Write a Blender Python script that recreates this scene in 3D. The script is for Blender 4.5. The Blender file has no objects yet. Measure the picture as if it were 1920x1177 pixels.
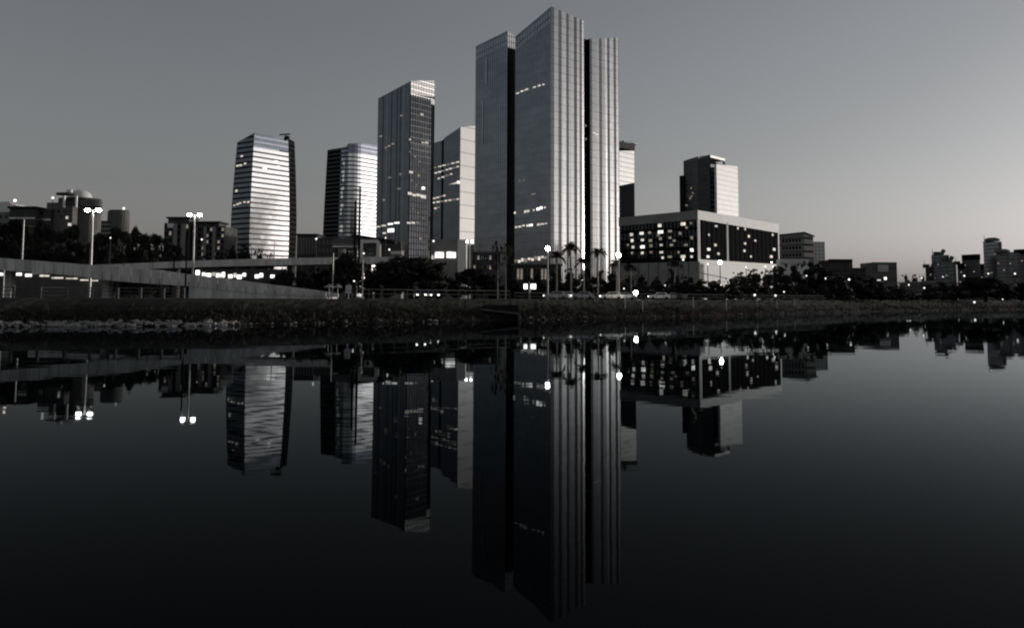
import bpy, math, random
from mathutils import Vector, Matrix
R = math.radians
random.seed(7)
sc = bpy.context.scene
col = sc.collection

# ------------------------------------------------------------------ camera, sky, sun, exposure
F, PX, PY, CAMH = 1700.0, 960.0, 413.0, 3.2
PITCH, ROLL = R(4.9), R(0.23)
CAM = Vector((0, 0, CAMH))
ROT = Matrix.Rotation(R(90) + PITCH, 3, 'X') @ Matrix.Rotation(ROLL, 3, 'Z')
cd = bpy.data.cameras.new('camera')
cam = bpy.data.objects.new('camera', cd)
col.objects.link(cam)
cam.matrix_world = Matrix.Translation(CAM) @ ROT.to_4x4()
cd.sensor_width, cd.sensor_fit = 36, 'HORIZONTAL'
cd.lens = 36 * F / 1920
cd.shift_y = -(588.5 - PY) / 1920
cd.clip_start, cd.clip_end = 0.5, 30000
sc.camera = cam

SUN_AZ, SUN_EL = 68.0, 2.0
world = bpy.data.worlds.new('World')
sc.world = world
world.use_nodes = True
wn, wl = world.node_tree.nodes, world.node_tree.links
bg = wn['Background']
sky = wn.new('ShaderNodeTexSky')
sky.sky_type, sky.sun_disc = 'NISHITA', False
sky.sun_elevation, sky.sun_rotation = R(SUN_EL), R(SUN_AZ)
sky.air_density, sky.dust_density, sky.ozone_density = 1.0, 2.15, 1.0
hsv = wn.new('ShaderNodeHueSaturation')
hsv.inputs['Saturation'].default_value = 0.21
wl.new(sky.outputs[0], hsv.inputs['Color'])
tint = wn.new('ShaderNodeMix'); tint.data_type = 'RGBA'; tint.blend_type = 'MULTIPLY'
tint.inputs[0].default_value = 1.0
tint.inputs[7].default_value = (0.97, 1.0, 1.08, 1)
wl.new(hsv.outputs[0], tint.inputs[6])
wl.new(tint.outputs[2], bg.inputs['Color'])
bg.inputs['Strength'].default_value = 0.15

sd = bpy.data.lights.new('sun', 'SUN')
sd.energy, sd.angle, sd.color = 1.35, R(3), (1.0, 0.95, 0.88)
sun = bpy.data.objects.new('sun', sd)
col.objects.link(sun)
sdir = Vector((math.sin(R(SUN_AZ)) * math.cos(R(SUN_EL)), math.cos(R(SUN_AZ)) * math.cos(R(SUN_EL)), math.sin(R(SUN_EL))))
sun.rotation_euler = sdir.to_track_quat('Z', 'Y').to_euler()

sc.view_settings.view_transform = 'Standard'
sc.view_settings.look = 'None'
sc.view_settings.exposure = 0.5
sc.view_settings.gamma = 1.0
sc.cycles.use_denoising = True
sc.cycles.max_bounces = 6
sc.cycles.glossy_bounces = 4
sc.cycles.sample_clamp_indirect = 3
sc.cycles.filter_width = 2.1

# ------------------------------------------------------------------ survey of the photograph: rays
def ray(x, y): return ROT @ Vector(((x - PX) / F, -(y - PY) / F, -1))
def at(x, y, D):
    v = ray(x, y)
    return CAM + v * (D / v.y)
def atz(x, y, z):
    v = ray(x, y)
    return CAM + v * ((z - CAMH) / v.z)
def px(n, D): return n * D / F

# ------------------------------------------------------------------ materials
MATS = {}
def node_mat(name):
    m = bpy.data.materials.new(name); m.use_nodes = True
    MATS[name] = m
    return m, m.node_tree.nodes, m.node_tree.links, m.node_tree.nodes['Principled BSDF']
def solid(name, c, rough=0.8, metal=0.0, var=0.25, scale=0.6, spec=0.3, stretch=(1, 1, 1), bump=0.0):
    m, n, l, p = node_mat(name)
    tc = n.new('ShaderNodeTexCoord'); mp = n.new('ShaderNodeMapping')
    mp.inputs['Scale'].default_value = stretch
    ns = n.new('ShaderNodeTexNoise'); ns.inputs['Scale'].default_value = scale
    ns.inputs['Detail'].default_value = 6; ns.inputs['Roughness'].default_value = 0.65
    rp = n.new('ShaderNodeValToRGB')
    rp.color_ramp.elements[0].position, rp.color_ramp.elements[1].position = 0.3, 0.72
    a, b = 1 - var, 1 + var
    rp.color_ramp.elements[0].color = (c[0] * a, c[1] * a, c[2] * a, 1)
    rp.color_ramp.elements[1].color = (min(1, c[0] * b), min(1, c[1] * b), min(1, c[2] * b), 1)
    l.new(tc.outputs['Object'], mp.inputs[0]); l.new(mp.outputs[0], ns.inputs['Vector'])
    l.new(ns.outputs['Fac'], rp.inputs[0]); l.new(rp.outputs[0], p.inputs['Base Color'])
    p.inputs['Roughness'].default_value = rough; p.inputs['Metallic'].default_value = metal
    p.inputs['Specular IOR Level'].default_value = spec
    if bump:
        bp = n.new('ShaderNodeBump'); bp.inputs['Strength'].default_value = 0.6
        bp.inputs['Distance'].default_value = bump
        l.new(ns.outputs['Fac'], bp.inputs['Height']); l.new(bp.outputs[0], p.inputs['Normal'])
    return m
def emit(name, c, s, sample=False):
    m, n, l, p = node_mat(name)
    tc = n.new('ShaderNodeTexCoord'); ns = n.new('ShaderNodeTexNoise'); ns.inputs['Scale'].default_value = 0.9
    mr = n.new('ShaderNodeMapRange'); mr.inputs[1].default_value = .3; mr.inputs[2].default_value = .7
    mr.inputs[3].default_value = s * (0.9 if sample else 0.45); mr.inputs[4].default_value = s * (1.1 if sample else 1.5)
    l.new(tc.outputs['Object'], ns.inputs['Vector']); l.new(ns.outputs['Fac'], mr.inputs[0])
    l.new(mr.outputs[0], p.inputs['Emission Strength'])
    p.inputs['Base Color'].default_value = (c[0] * .3, c[1] * .3, c[2] * .3, 1)
    p.inputs['Emission Color'].default_value = (*c, 1)
    m.cycles.emission_sampling = 'AUTO' if sample else 'NONE'
    return m
def glass(name, c, rough=0.08, metal=1.0, var=0.18):
    m = solid(name, c, rough, metal, var, 0.07, 0.5, (1, 1, 2.5))
    return m
glass('tower_glass', (.42, .45, .50), .10)
glass('tower_glass_dark', (.17, .19, .22), .12)
glass('spandrel_mid', (.18, .196, .22), .2)
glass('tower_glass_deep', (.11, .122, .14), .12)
glass('tower_glass_mid', (.20, .218, .245), .12)
glass('tower_glass_black', (.032, .035, .038), .12)
glass('tower_glass_bright', (.36, .36, .355), .13, var=.10)
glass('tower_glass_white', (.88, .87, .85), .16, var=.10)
solid('stone_pale', (.73, .71, .675), .6, 0, .08, .15)
glass('pale_metal', (.78, .76, .73), .34, var=.08)
solid('spandrel_grey', (.30, .32, .35), .25, 1.0, .12, .08)
solid('spandrel_dark', (.05, .055, .06), .35, .6, .2, .1)
solid('spandrel_pale', (.27, .27, .265), .16, 1.0, .1, .08)
solid('mullion_dark', (.04, .042, .045), .5, .4)
solid('mullion_pale', (.6, .6, .6), .35, 1.0)
solid('slot_black', (.010, .010, .011), .9, 0, .2, spec=.02)
solid('white_cladding', (.80, .77, .73), .42, 0, .06, .12, .5)
solid('white_render', (.82, .79, .75), .5, 0, .06, .15, .38)
solid('grey_render', (.26, .25, .24), .85, 0, .2, .25)
solid('dark_render', (.07, .068, .066), .85, 0, .3, .3)
solid('mid_render', (.14, .135, .13), .85, 0, .25, .3)
solid('concrete', (.60, .58, .55), .85, 0, .38, 1.1, stretch=(1, 1, .14), bump=.03)
solid('concrete_dark', (.10, .097, .092), .9, 0, .35, .5)
solid('asphalt', (.045, .045, .046), .9)
solid('roof_dark', (.03, .03, .032), .9, spec=.05)
solid('pole_grey', (.30, .30, .29), .5, .6)
solid('pole_dark', (.03, .03, .03), .6, .4)
solid('bark', (.05, .042, .035), .95, 0, .4, 3)
solid('bark_pale', (.22, .20, .18), .95, 0, .3, 3)
solid('leaf', (.022, .027, .018), .7, 0, .5, .35, .15)
solid('leaf_deep', (.013, .016, .012), .8, 0, .5, .35, .1)
solid('leaf_palm', (.016, .018, .012), .6, 0, .4, .5, .2)
solid('weed', (.042, .039, .031), .9, 0, .6, 1.5, .1)
solid('stone', (.27, .26, .245), .9, 0, .5, 1.1, bump=.05)
solid('car_paint_dark', (.03, .03, .034), .25, .3, .1)
solid('car_paint_pale', (.45, .45, .46), .3, .3, .1)
solid('tyre', (.012, .012, .012), .9)
solid('car_glass', (.03, .03, .035), .08, .6)
solid('sign_plate', (.62, .62, .60), .5)
emit('lamp_light', (1.0, .96, .88), 70, True)
emit('lamp_light_small', (1.0, .95, .86), 1.1, True)
emit('window_light', (1.0, .92, .80), .5)
emit('window_light_bright', (1.0, .96, .90), 1.2)
emit('window_light_dim', (1.0, .86, .68), .13)
emit('headlight_light', (1.0, .97, .92), 3.0, True)
emit('sign_light', (1.0, .98, .94), 2.2, True)
emit('beacon_light', (1.0, .72, .68), 3.0)

# ------------------------------------------------------------------ mesh builder
class MB:
    def __init__(s): s.v, s.f, s.m, s.mats = [], [], [], []
    def mi(s, name):
        if name not in s.mats: s.mats.append(name)
        return s.mats.index(name)
    def quad(s, a, b, c, d, mat):
        k = len(s.v); s.v += [tuple(a), tuple(b), tuple(c), tuple(d)]
        s.f.append((k, k + 1, k + 2, k + 3)); s.m.append(s.mi(mat))
    def tri(s, a, b, c, mat):
        k = len(s.v); s.v += [tuple(a), tuple(b), tuple(c)]
        s.f.append((k, k + 1, k + 2)); s.m.append(s.mi(mat))
    def poly(s, pts, mat):
        k = len(s.v); s.v += [tuple(p) for p in pts]
        s.f.append(tuple(range(k, k + len(pts)))); s.m.append(s.mi(mat))
    def prism(s, base, z0, tops, mat, top_mat=None):
        n = len(base); k = len(s.v)
        if not hasattr(z0, '__len__'): z0 = [z0] * n
        if not hasattr(tops, '__len__'): tops = [tops] * n
        s.v += [(p[0], p[1], z) for p, z in zip(base, z0)] + [(p[0], p[1], z) for p, z in zip(base, tops)]
        for i in range(n):
            j = (i + 1) % n
            s.f.append((k + i, k + j, k + n + j, k + n + i)); s.m.append(s.mi(mat))
        s.f.append(tuple(range(k + n, k + 2 * n))); s.m.append(s.mi(top_mat or mat))
        s.f.append(tuple(reversed(range(k, k + n)))); s.m.append(s.mi(mat))
    def obox(s, c, ux, uy, hx, hy, z0, z1, mat):
        c, ux, uy = Vector(c[:2]), Vector(ux[:2]), Vector(uy[:2])
        s.prism([c - ux * hx - uy * hy, c + ux * hx - uy * hy, c + ux * hx + uy * hy, c - ux * hx + uy * hy], z0, z1, mat)
    def box(s, x0, x1, y0, y1, z0, z1, mat):
        s.prism([(x0, y0), (x1, y0), (x1, y1), (x0, y1)], z0, z1, mat)
    def beam(s, a, b, w, h, mat):
        a, b = Vector(a), Vector(b); d = (b - a).normalized()
        side = d.cross(Vector((0, 0, 1)))
        side = side.normalized() if side.length > 1e-4 else Vector((1, 0, 0))
        up = side.cross(d)
        k = len(s.v)
        for p in (a, b):
            for sx, sz in ((-1, -1), (1, -1), (1, 1), (-1, 1)):
                s.v.append(tuple(p + side * sx * w / 2 + up * sz * h / 2))
        for q in ((0, 1, 2, 3), (7, 6, 5, 4), (0, 4, 5, 1), (1, 5, 6, 2), (2, 6, 7, 3), (3, 7, 4, 0)):
            s.f.append(tuple(k + i for i in q)); s.m.append(s.mi(mat))
    def tube(s, pts, radii, mat, n=8, cap=True):
        k = len(s.v); pts = [Vector(p) for p in pts]
        for i, (p, r) in enumerate(zip(pts, radii)):
            d = (pts[min(i + 1, len(pts) - 1)] - pts[max(i - 1, 0)]).normalized()
            sx = d.cross(Vector((0, 1, 0)))
            sx = sx.normalized() if sx.length > 1e-3 else Vector((1, 0, 0))
            sy = d.cross(sx)
            for j in range(n):
                t = 2 * math.pi * j / n
                s.v.append(tuple(p + sx * r * math.cos(t) + sy * r * math.sin(t)))
        for i in range(len(pts) - 1):
            for j in range(n):
                a, b = k + i * n + j, k + i * n + (j + 1) % n
                s.f.append((a, b, b + n, a + n)); s.m.append(s.mi(mat))
        if cap:
            s.f.append(tuple(k + j for j in reversed(range(n)))); s.m.append(s.mi(mat))
            e = k + (len(pts) - 1) * n
            s.f.append(tuple(e + j for j in range(n))); s.m.append(s.mi(mat))
    def ball(s, c, rx, ry, rz, mat, n=10, rings=6, jit=0, rnd=random):
        pts = []; k = len(s.v)
        for i in range(rings + 1):
            ph = math.pi * i / rings
            for j in range(n):
                t = 2 * math.pi * j / n; q = 1 + rnd.uniform(-jit, jit)
                s.v.append((c[0] + rx * q * math.sin(ph) * math.cos(t), c[1] + ry * q * math.sin(ph) * math.sin(t), c[2] + rz * q * math.cos(ph)))
        for i in range(rings):
            for j in range(n):
                a, b = k + i * n + j, k + i * n + (j + 1) % n
                s.f.append((a, a + n, b + n, b)); s.m.append(s.mi(mat))
    def build(s, name, parent=None, smooth=False, origin=None):
        me = bpy.data.meshes.new(name)
        v = s.v
        if origin is not None:
            o = Vector(origin); v = [tuple(Vector(p) - o) for p in v]
        me.from_pydata(v, [], s.f)
        for mn in s.mats: me.materials.append(MATS[mn])
        me.polygons.foreach_set('material_index', s.m)
        if smooth: me.polygons.foreach_set('use_smooth', [True] * len(s.f))
        me.update()
        ob = bpy.data.objects.new(name, me); col.objects.link(ob)
        if origin is not None: ob.location = origin
        if parent is not None: ob.parent = parent
        return ob

def tag(o, label=None, cat=None, group=None, kind=None):
    if label: o['label'] = label
    if cat: o['category'] = cat
    if group: o['group'] = group
    if kind: o['kind'] = kind
    return o
def thing(name, label, cat, loc=(0, 0, 0), group=None):
    o = bpy.data.objects.new(name, None); col.objects.link(o)
    o.location = loc; o.empty_display_size = 0.5
    return tag(o, label, cat, group)
def part(mb, name, parent, smooth=False):
    """mesh in world coordinates hung under a thing whose Empty only carries a location"""
    p, root = Vector((0, 0, 0)), parent
    chain = parent
    while chain is not None:
        p += chain.location; chain = chain.parent
    ob = mb.build(name, None, smooth, origin=None)
    me = ob.data
    me.transform(Matrix.Translation(-p))
    ob.parent = root
    return ob
ORD = ['leftmost', 'second', 'third', 'fourth', 'fifth', 'sixth', 'seventh', 'eighth', 'ninth', 'tenth', 'eleventh', 'twelfth',
       'thirteenth', 'fourteenth', 'fifteenth', 'sixteenth', 'seventeenth', 'eighteenth', 'nineteenth', 'twentieth']
def nth(i, n):
    if i == 0: return 'leftmost'
    if i == n - 1: return 'rightmost'
    return ORD[i] + ' from the left'

# ------------------------------------------------------------------ water, ground
GZ = 3.0
SHORE_PX = [(-60, 614), (0, 613), (130, 612), (260, 612), (400, 611), (560, 608), (700, 606), (850, 603), (950, 601), (1100, 598), (1300, 594),
            (1450, 590), (1640, 584.5), (1780, 582), (1920, 580)]
shore = [(-2500, 60), (-700, 78), (-200, 93)] + [tuple(atz(x, y, 0)[:2]) for x, y in SHORE_PX]
lx, ly = shore[-1]
shore += [(lx + 120, ly + 60), (lx + 500, ly + 330), (lx + 1500, ly + 1500), (lx + 4000, ly + 4000)]
def shore_y(X):
    for (x0, y0), (x1, y1) in zip(shore, shore[1:]):
        if x0 <= X <= x1: return y0 + (y1 - y0) * (X - x0) / (x1 - x0)
    return shore[-1][1]
PROFILE = [(-6, -2.0), (-1, -.35), (0, -.06), (.8, .38), (1.8, .62), (3, 1.0), (4.5, 1.65), (6, 2.2), (7.5, 2.6), (9, 2.86), (11, GZ), (14, GZ), (18, GZ), (30, GZ)]
def bank_z(X, Y):
    s = Y - shore_y(X)
    for (a, b), (c, d) in zip(PROFILE, PROFILE[1:]):
        if a <= s <= c: return b + (d - b) * (s - a) / (c - a)
    return GZ
def noise2(x, y):
    return (math.sin(x * .9 + 1.3) * math.sin(y * 1.1 + .4) + .6 * math.sin(x * 2.3 + y * 1.7) + .4 * math.sin(x * 4.9 - y * 3.1)) / 2
xs = [-2500, -1500, -700, -400, -250, -160]
X = -100.0
while X < 210:
    xs.append(X); X += .55 if X < 60 else 1.1
xs += [230, 260, 300, 400, 600, 900, 1600, 2600, 4000]
g = MB(); gi = g.mi('white_cladding')
rows = []
for X in xs:
    sy = shore_y(X); row = []
    amp = 1.0 if -100 <= X <= 210 else 0
    wob = amp * .5 * noise2(X * .35, 3.1)
    for s, z in PROFILE:
        e = amp * (.16 * noise2(X, s * 1.3) if .2 < s < 10 else 0)
        row.append((X, sy + s + wob * (1 if s < 9 else 0), z + e))
    row.append((X, max(sy + 60, 7000 + abs(X)), GZ))
    rows.append(row)
n = len(PROFILE) + 1
for r in rows: g.v += r
for i in range(len(rows) - 1):
    for j in range(n - 1):
        a = i * n + j
        g.f.append((a, a + n, a + n + 1, a + 1)); g.m.append(0)
m, nn, l, p = node_mat('ground_bank')
geo = nn.new('ShaderNodeNewGeometry'); ns = nn.new('ShaderNodeTexNoise'); ns.inputs['Scale'].default_value = .35; ns.inputs['Detail'].default_value = 8
ns2 = nn.new('ShaderNodeTexNoise'); ns2.inputs['Scale'].default_value = 2.2; ns2.inputs['Detail'].default_value = 6
l.new(geo.outputs['Position'], ns.inputs['Vector']); l.new(geo.outputs['Position'], ns2.inputs['Vector'])
sep = nn.new('ShaderNodeSeparateXYZ'); l.new(geo.outputs['Position'], sep.inputs[0])
hz = nn.new('ShaderNodeMath'); hz.operation = 'MULTIPLY_ADD'; hz.inputs[1].default_value = .34; hz.inputs[2].default_value = -.1
l.new(sep.outputs['Z'], hz.inputs[0])
ad = nn.new('ShaderNodeMath'); ad.operation = 'MULTIPLY_ADD'; ad.inputs[1].default_value = 1.3; ad.inputs[2].default_value = -.62
l.new(ns.outputs['Fac'], ad.inputs[0])
ad2 = nn.new('ShaderNodeMath'); ad2.operation = 'ADD'; l.new(hz.outputs[0], ad2.inputs[0]); l.new(ad.outputs[0], ad2.inputs[1])
rp = nn.new('ShaderNodeValToRGB')          # bare mud by the water, rough grass higher up
rp.color_ramp.elements[0].position, rp.color_ramp.elements[0].color = .25, (.016, .012, .010, 1)
rp.color_ramp.elements[1].position, rp.color_ramp.elements[1].color = .75, (.052, .055, .042, 1)
l.new(ad2.outputs[0], rp.inputs[0])
mx = nn.new('ShaderNodeMix'); mx.data_type = 'RGBA'; mx.blend_type = 'MULTIPLY'; mx.inputs[0].default_value = 1
rp2 = nn.new('ShaderNodeValToRGB'); rp2.color_ramp.elements[0].position = .3; rp2.color_ramp.elements[0].color = (.35, .35, .35, 1); rp2.color_ramp.elements[1].position = .7
l.new(ns2.outputs['Fac'], rp2.inputs[0]); l.new(rp.outputs[0], mx.inputs[6]); l.new(rp2.outputs[0], mx.inputs[7])
l.new(mx.outputs[2], p.inputs['Base Color']); p.inputs['Roughness'].default_value = .95; p.inputs['Specular IOR Level'].default_value = .1
g.mats = ['ground_bank']
tag(g.build('ground'), 'grassy river bank rising to the city ground', None, None, 'structure')
del bpy.data.objects['ground']['label']

m, nn, l, p = node_mat('river_water')
nn.remove(p)
out = nn['Material Output']
fr = nn.new('ShaderNodeFresnel'); fr.inputs['IOR'].default_value = 1.333
pw = nn.new('ShaderNodeMath'); pw.operation = 'POWER'; pw.inputs[1].default_value = 2.7   # steepened Fresnel curve: reflections fall off faster than on plain water
gl = nn.new('ShaderNodeBsdfGlossy'); gl.inputs['Roughness'].default_value = .015; gl.inputs['Color'].default_value = (.86, .95, 1, 1)
df = nn.new('ShaderNodeBsdfDiffuse'); df.inputs['Color'].default_value = (.0008, .001, .0016, 1)
ms = nn.new('ShaderNodeMixShader')
tc = nn.new('ShaderNodeNewGeometry'); mp = nn.new('ShaderNodeMapping'); mp.inputs['Scale'].default_value = (.12, .35, 1)
nz = nn.new('ShaderNodeTexNoise'); nz.inputs['Scale'].default_value = 1.0; nz.inputs['Detail'].default_value = 3
bp = nn.new('ShaderNodeBump'); bp.inputs['Strength'].default_value = 1.0; bp.inputs['Distance'].default_value = .005
l.new(tc.outputs['Position'], mp.inputs[0]); l.new(mp.outputs[0], nz.inputs['Vector']); l.new(nz.outputs['Fac'], bp.inputs['Height'])
l.new(bp.outputs[0], gl.inputs['Normal'])
l.new(fr.outputs[0], pw.inputs[0]); fl_ = nn.new('ShaderNodeMath'); fl_.operation = 'ADD'; fl_.inputs[1].default_value = .012; fl_.use_clamp = True
l.new(pw.outputs[0], fl_.inputs[0]); l.new(fl_.outputs[0], ms.inputs[0]); l.new(df.outputs[0], ms.inputs[1]); l.new(gl.outputs[0], ms.inputs[2])
l.new(ms.outputs[0], out.inputs['Surface'])
w = MB()
w.quad((-4000, -3000, 0), (7000, -3000, 0), (7000, 6000, 0), (-4000, 6000, 0), 'river_water')
tag(w.build('river_water'), None, None, None, 'structure')

# ------------------------------------------------------------------ facades
def kx(x, y=480):
    v = ray(x, y); return v.x / v.y
def solve(C, d, x, y=480):
    k = kx(x, y); return (k * C.y - C.x) / (d.x - k * d.y)
def plan(xl, xc, xr, D, thr, depth=None, y=420):
    """near corner on pixel column xc at depth D, right face heading thr degrees from +X"""
    C = at(xc, y, D).xy
    u = Vector((math.cos(R(thr)), math.sin(R(thr)))); w_ = Vector((-math.sin(R(thr)), math.cos(R(thr))))
    Rr = C + u * solve(C, u, xr, y); L = C + w_ * (solve(C, w_, xl, y) if depth is None else depth)
    return L, C, Rr, Rr + L - C
def ztop(P, y):
    """height whose picture row is y at plan point P"""
    x = PX
    for _ in range(4):
        q = at(x, y, P.y); x += (P.x - q.x) * F / P.y
    return at(x, y, P.y).z
def wall(mb, A, B, z0, tA, tB, ncol, fh, sp=.28, mats=('tower_glass', 'spandrel_grey', 'mullion_dark'), tilt=.004, mull=.0, mull_d=.15, off=0., rnd=None, sill_first=False):
    rnd = rnd or random
    A, B = Vector(A[:2]), Vector(B[:2]); d = (B - A); L = d.length; d /= L; nrm = Vector((d.y, -d.x))
    zt = lambda t: tA + (tB - tA) * t
    nf = int((max(tA, tB) - z0) / fh) + 1
    P = lambda t, z, o: (A.x + d.x * L * t + nrm.x * (off + o), A.y + d.y * L * t + nrm.y * (off + o), z)
    for i in range(ncol):
        t0, t1 = i / ncol, (i + 1) / ncol
        for k in range(nf):
            za, zb, zc = z0 + k * fh, z0 + (k + sp) * fh, z0 + (k + 1) * fh
            for lo, hi, isg in ((za, zb, False), (zb, zc, True)):
                b0, b1, c0, c1 = min(lo, zt(t0)), min(lo, zt(t1)), min(hi, zt(t0)), min(hi, zt(t1))
                if c0 - b0 < .02 and c1 - b1 < .02: continue
                if isg:
                    a, b = rnd.gauss(0, tilt) * L / ncol * .5, rnd.gauss(0, tilt) * fh * .5
                    o = abs(a) + abs(b)
                    mb.quad(P(t0, b0, o - a - b), P(t1, b1, o + a - b), P(t1, c1, o + a + b), P(t0, c0, o - a + b), mats[0])
                else:
                    mb.quad(P(t0, b0, .05), P(t1, b1, .05), P(t1, c1, .05), P(t0, c0, .05), mats[1])
    if mull:
        for i in range(ncol + 1):
            t = i / ncol; h = mull / 2 / L
            zz = zt(t)
            a0, a1 = P(max(0, t - h), z0, 0), P(min(1, t + h), z0, 0)
            b0, b1 = P(max(0, t - h), z0, mull_d), P(min(1, t + h), z0, mull_d)
            mb.prism([b0[:2], b1[:2], a1[:2], a0[:2]], z0, zz, mats[2])
def inset(poly, d):
    c = Vector((sum(p[0] for p in poly) / len(poly), sum(p[1] for p in poly) / len(poly)))
    out = []
    for p in poly:
        v = Vector(p[:2]) - c; out.append(c + v * max(0, 1 - d / v.length))
    return out
def lights_on(parent, A, B, spots, mat='window_light', proud=.12, name='lit_window'):
    """spots: (x, y, w, h) in picture pixels, each one glowing pane standing in the plane of wall A-B"""
    A, B = Vector(A[:2]), Vector(B[:2]); d = (B - A).normalized(); nrm = Vector((d.y, -d.x))
    for s in spots:
        x, y, w_, h_ = s[:4]; mt = s[4] if len(s) > 4 else mat
        v = ray(x, y); t = ((A - CAM.xy).dot(nrm)) / v.xy.dot(nrm)
        c = CAM + v * t; D = c.y
        hw = px(w_, D) / 2 / max(.25, abs(d.x - d.y * v.x / v.y)); hh = px(h_, D) / 2
        mb = MB(); q = c.xy + nrm * proud
        mb.obox(q, d, nrm, hw, proud * .6, c.z - hh, c.z + hh, mt)
        part(mb, name, parent)
def base_of(pts):
    return (sum(p[0] for p in pts) / len(pts), sum(p[1] for p in pts) / len(pts), GZ)
def core_part(t, poly, tops, mat='slot_black', d=.5, dz=.4, name='core'):
    mb = MB(); mb.prism(inset(poly, d), GZ - .5, [z - dz for z in tops], mat, 'roof_dark')
    return part(mb, name, t)

#--TOWERS--
#--REST--
# ------------------------------------------------------------------ glass towers
def polyline_wall(mb, A, B, pts, z0, tA, tB, **k):
    """pleated facade: pts = (fraction along A-B, outward offset)"""
    A, B = Vector(A[:2]), Vector(B[:2]); d = B - A; nrm = Vector((d.y, -d.x)).normalized()
    for (t0, o0), (t1, o1) in zip(pts, pts[1:]):
        a, b = A + d * t0 + nrm * o0, A + d * t1 + nrm * o1
        wall(mb, a, b, z0, tA + (tB - tA) * t0, tA + (tB - tA) * t1, max(1, round((b - a).length / 1.6)), **k)

# the tall pleated tower in the middle
L, C, Rr, B = plan(965, 1033, 1095, 430, 40)
zL, zC, zR = ztop(L, 69), ztop(C, 13), ztop(Rr, 40)
t = thing('office_tower', 'tallest glass tower, with a pleated bright face and a slanted pointed top', 'tower', base_of((L, C, Rr, B)))
big = t
core_part(t, [L, C, Rr, B], [zL, zC, zR, zL + zR - zC])
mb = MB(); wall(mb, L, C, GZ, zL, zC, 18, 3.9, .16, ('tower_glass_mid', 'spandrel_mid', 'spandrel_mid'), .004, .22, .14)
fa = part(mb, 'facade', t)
lights_on(fa, L, C, [(971, 175, 6, 2.5), (980, 171, 7, 2.5), (988, 168, 6, 3), (1002, 164, 5, 2.5), (1011, 161, 5, 3), (1019, 159, 4, 2),
                     (975, 339, 2, 3, 'window_light_dim'), (982, 338, 2, 4, 'window_light_dim'), (1000, 364, 8, 2, 'window_light_dim'),
                     (966, 399, 3, 4), (985, 397, 3, 5), (990, 396, 5, 4), (1001, 394, 3, 3), (1009, 392, 5, 5, 'window_light_bright'), (1015, 390, 5, 5, 'window_light_bright'), (1022, 389, 3, 3),
                     (968, 426, 4, 3), (975, 425, 6, 3), (982, 423, 4, 3), (990, 423, 5, 4), (996, 422, 6, 4, 'window_light_bright'), (1010, 421, 5, 4), (1017, 420, 6, 3), (1024, 419, 4, 2)])
P2 = [(0, 0), (.08, .36), (.22, .10), (.30, .44), (.36, .30), (.46, .05), (.52, .36), (.60, .22), (.70, .02), (.77, .44), (.86, .22), (.93, .44), (1, .1)]
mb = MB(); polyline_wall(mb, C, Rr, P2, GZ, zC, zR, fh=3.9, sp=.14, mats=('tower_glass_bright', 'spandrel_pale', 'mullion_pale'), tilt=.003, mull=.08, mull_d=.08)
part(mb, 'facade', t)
d = (Rr - C).normalized(); nr = Vector((d.y, -d.x))
mb = MB(); c0 = Rr + d * 1.0 - nr * 3.0
S1 = Rr + d * 7 - nr * 3
zs = ztop(c0, 70)
mb.prism([Rr - d * .3 - nr * 4, S1 - nr * 1, S1 - nr * 14, Rr - d * .3 - nr * 14], GZ - .4, zs, 'tower_glass_black')
slot = part(mb, 'recess', t)
lights_on(slot, Rr - nr * 4, S1 - nr * 1, [(1097, 236, 3, 4, 'window_light_dim'), (1098, 261, 3, 4, 'window_light_dim'), (1101, 232, 3, 3, 'window_light_dim')], proud=.25)
# right volume
C3 = C + d * solve(C - nr * 1.2, d, 1107, 420) - nr * 1.2
R3 = C3 + d * solve(C3, d, 1163, 420)
bk = -nr * 24
z3a, z3b = ztop(C3, 73), ztop(R3, 71)
core_part(t, [C3 + bk, C3, R3, R3 + bk], [z3a, z3a, z3b, z3b], d=1.2)
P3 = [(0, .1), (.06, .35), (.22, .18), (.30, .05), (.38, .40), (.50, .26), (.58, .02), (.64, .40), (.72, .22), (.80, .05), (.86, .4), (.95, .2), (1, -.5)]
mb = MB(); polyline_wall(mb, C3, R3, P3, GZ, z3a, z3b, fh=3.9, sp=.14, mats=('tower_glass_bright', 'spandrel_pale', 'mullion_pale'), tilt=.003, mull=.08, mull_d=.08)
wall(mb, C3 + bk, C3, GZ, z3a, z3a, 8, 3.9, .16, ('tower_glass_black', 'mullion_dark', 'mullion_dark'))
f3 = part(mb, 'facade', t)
lights_on(f3, C3, R3, [(1112, 250, 5, 2.5), (1118, 253, 5, 2)], proud=.6)
# left volume
L1, C1, R1, B1 = plan(890, 950, 974, 462, 40)
zl, zc1 = ztop(L1, 87), ztop(C1, 58); zr1 = ztop(R1, 78)
core_part(t, [L1, C1, R1, B1], [zl, zc1, zr1, zr1 + zl - zc1], d=1.0)
mb = MB(); wall(mb, L1, C1, GZ, zl, zc1, 15, 3.9, .16, ('tower_glass_mid', 'spandrel_mid', 'spandrel_mid'), .004, .22, .14)
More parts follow.
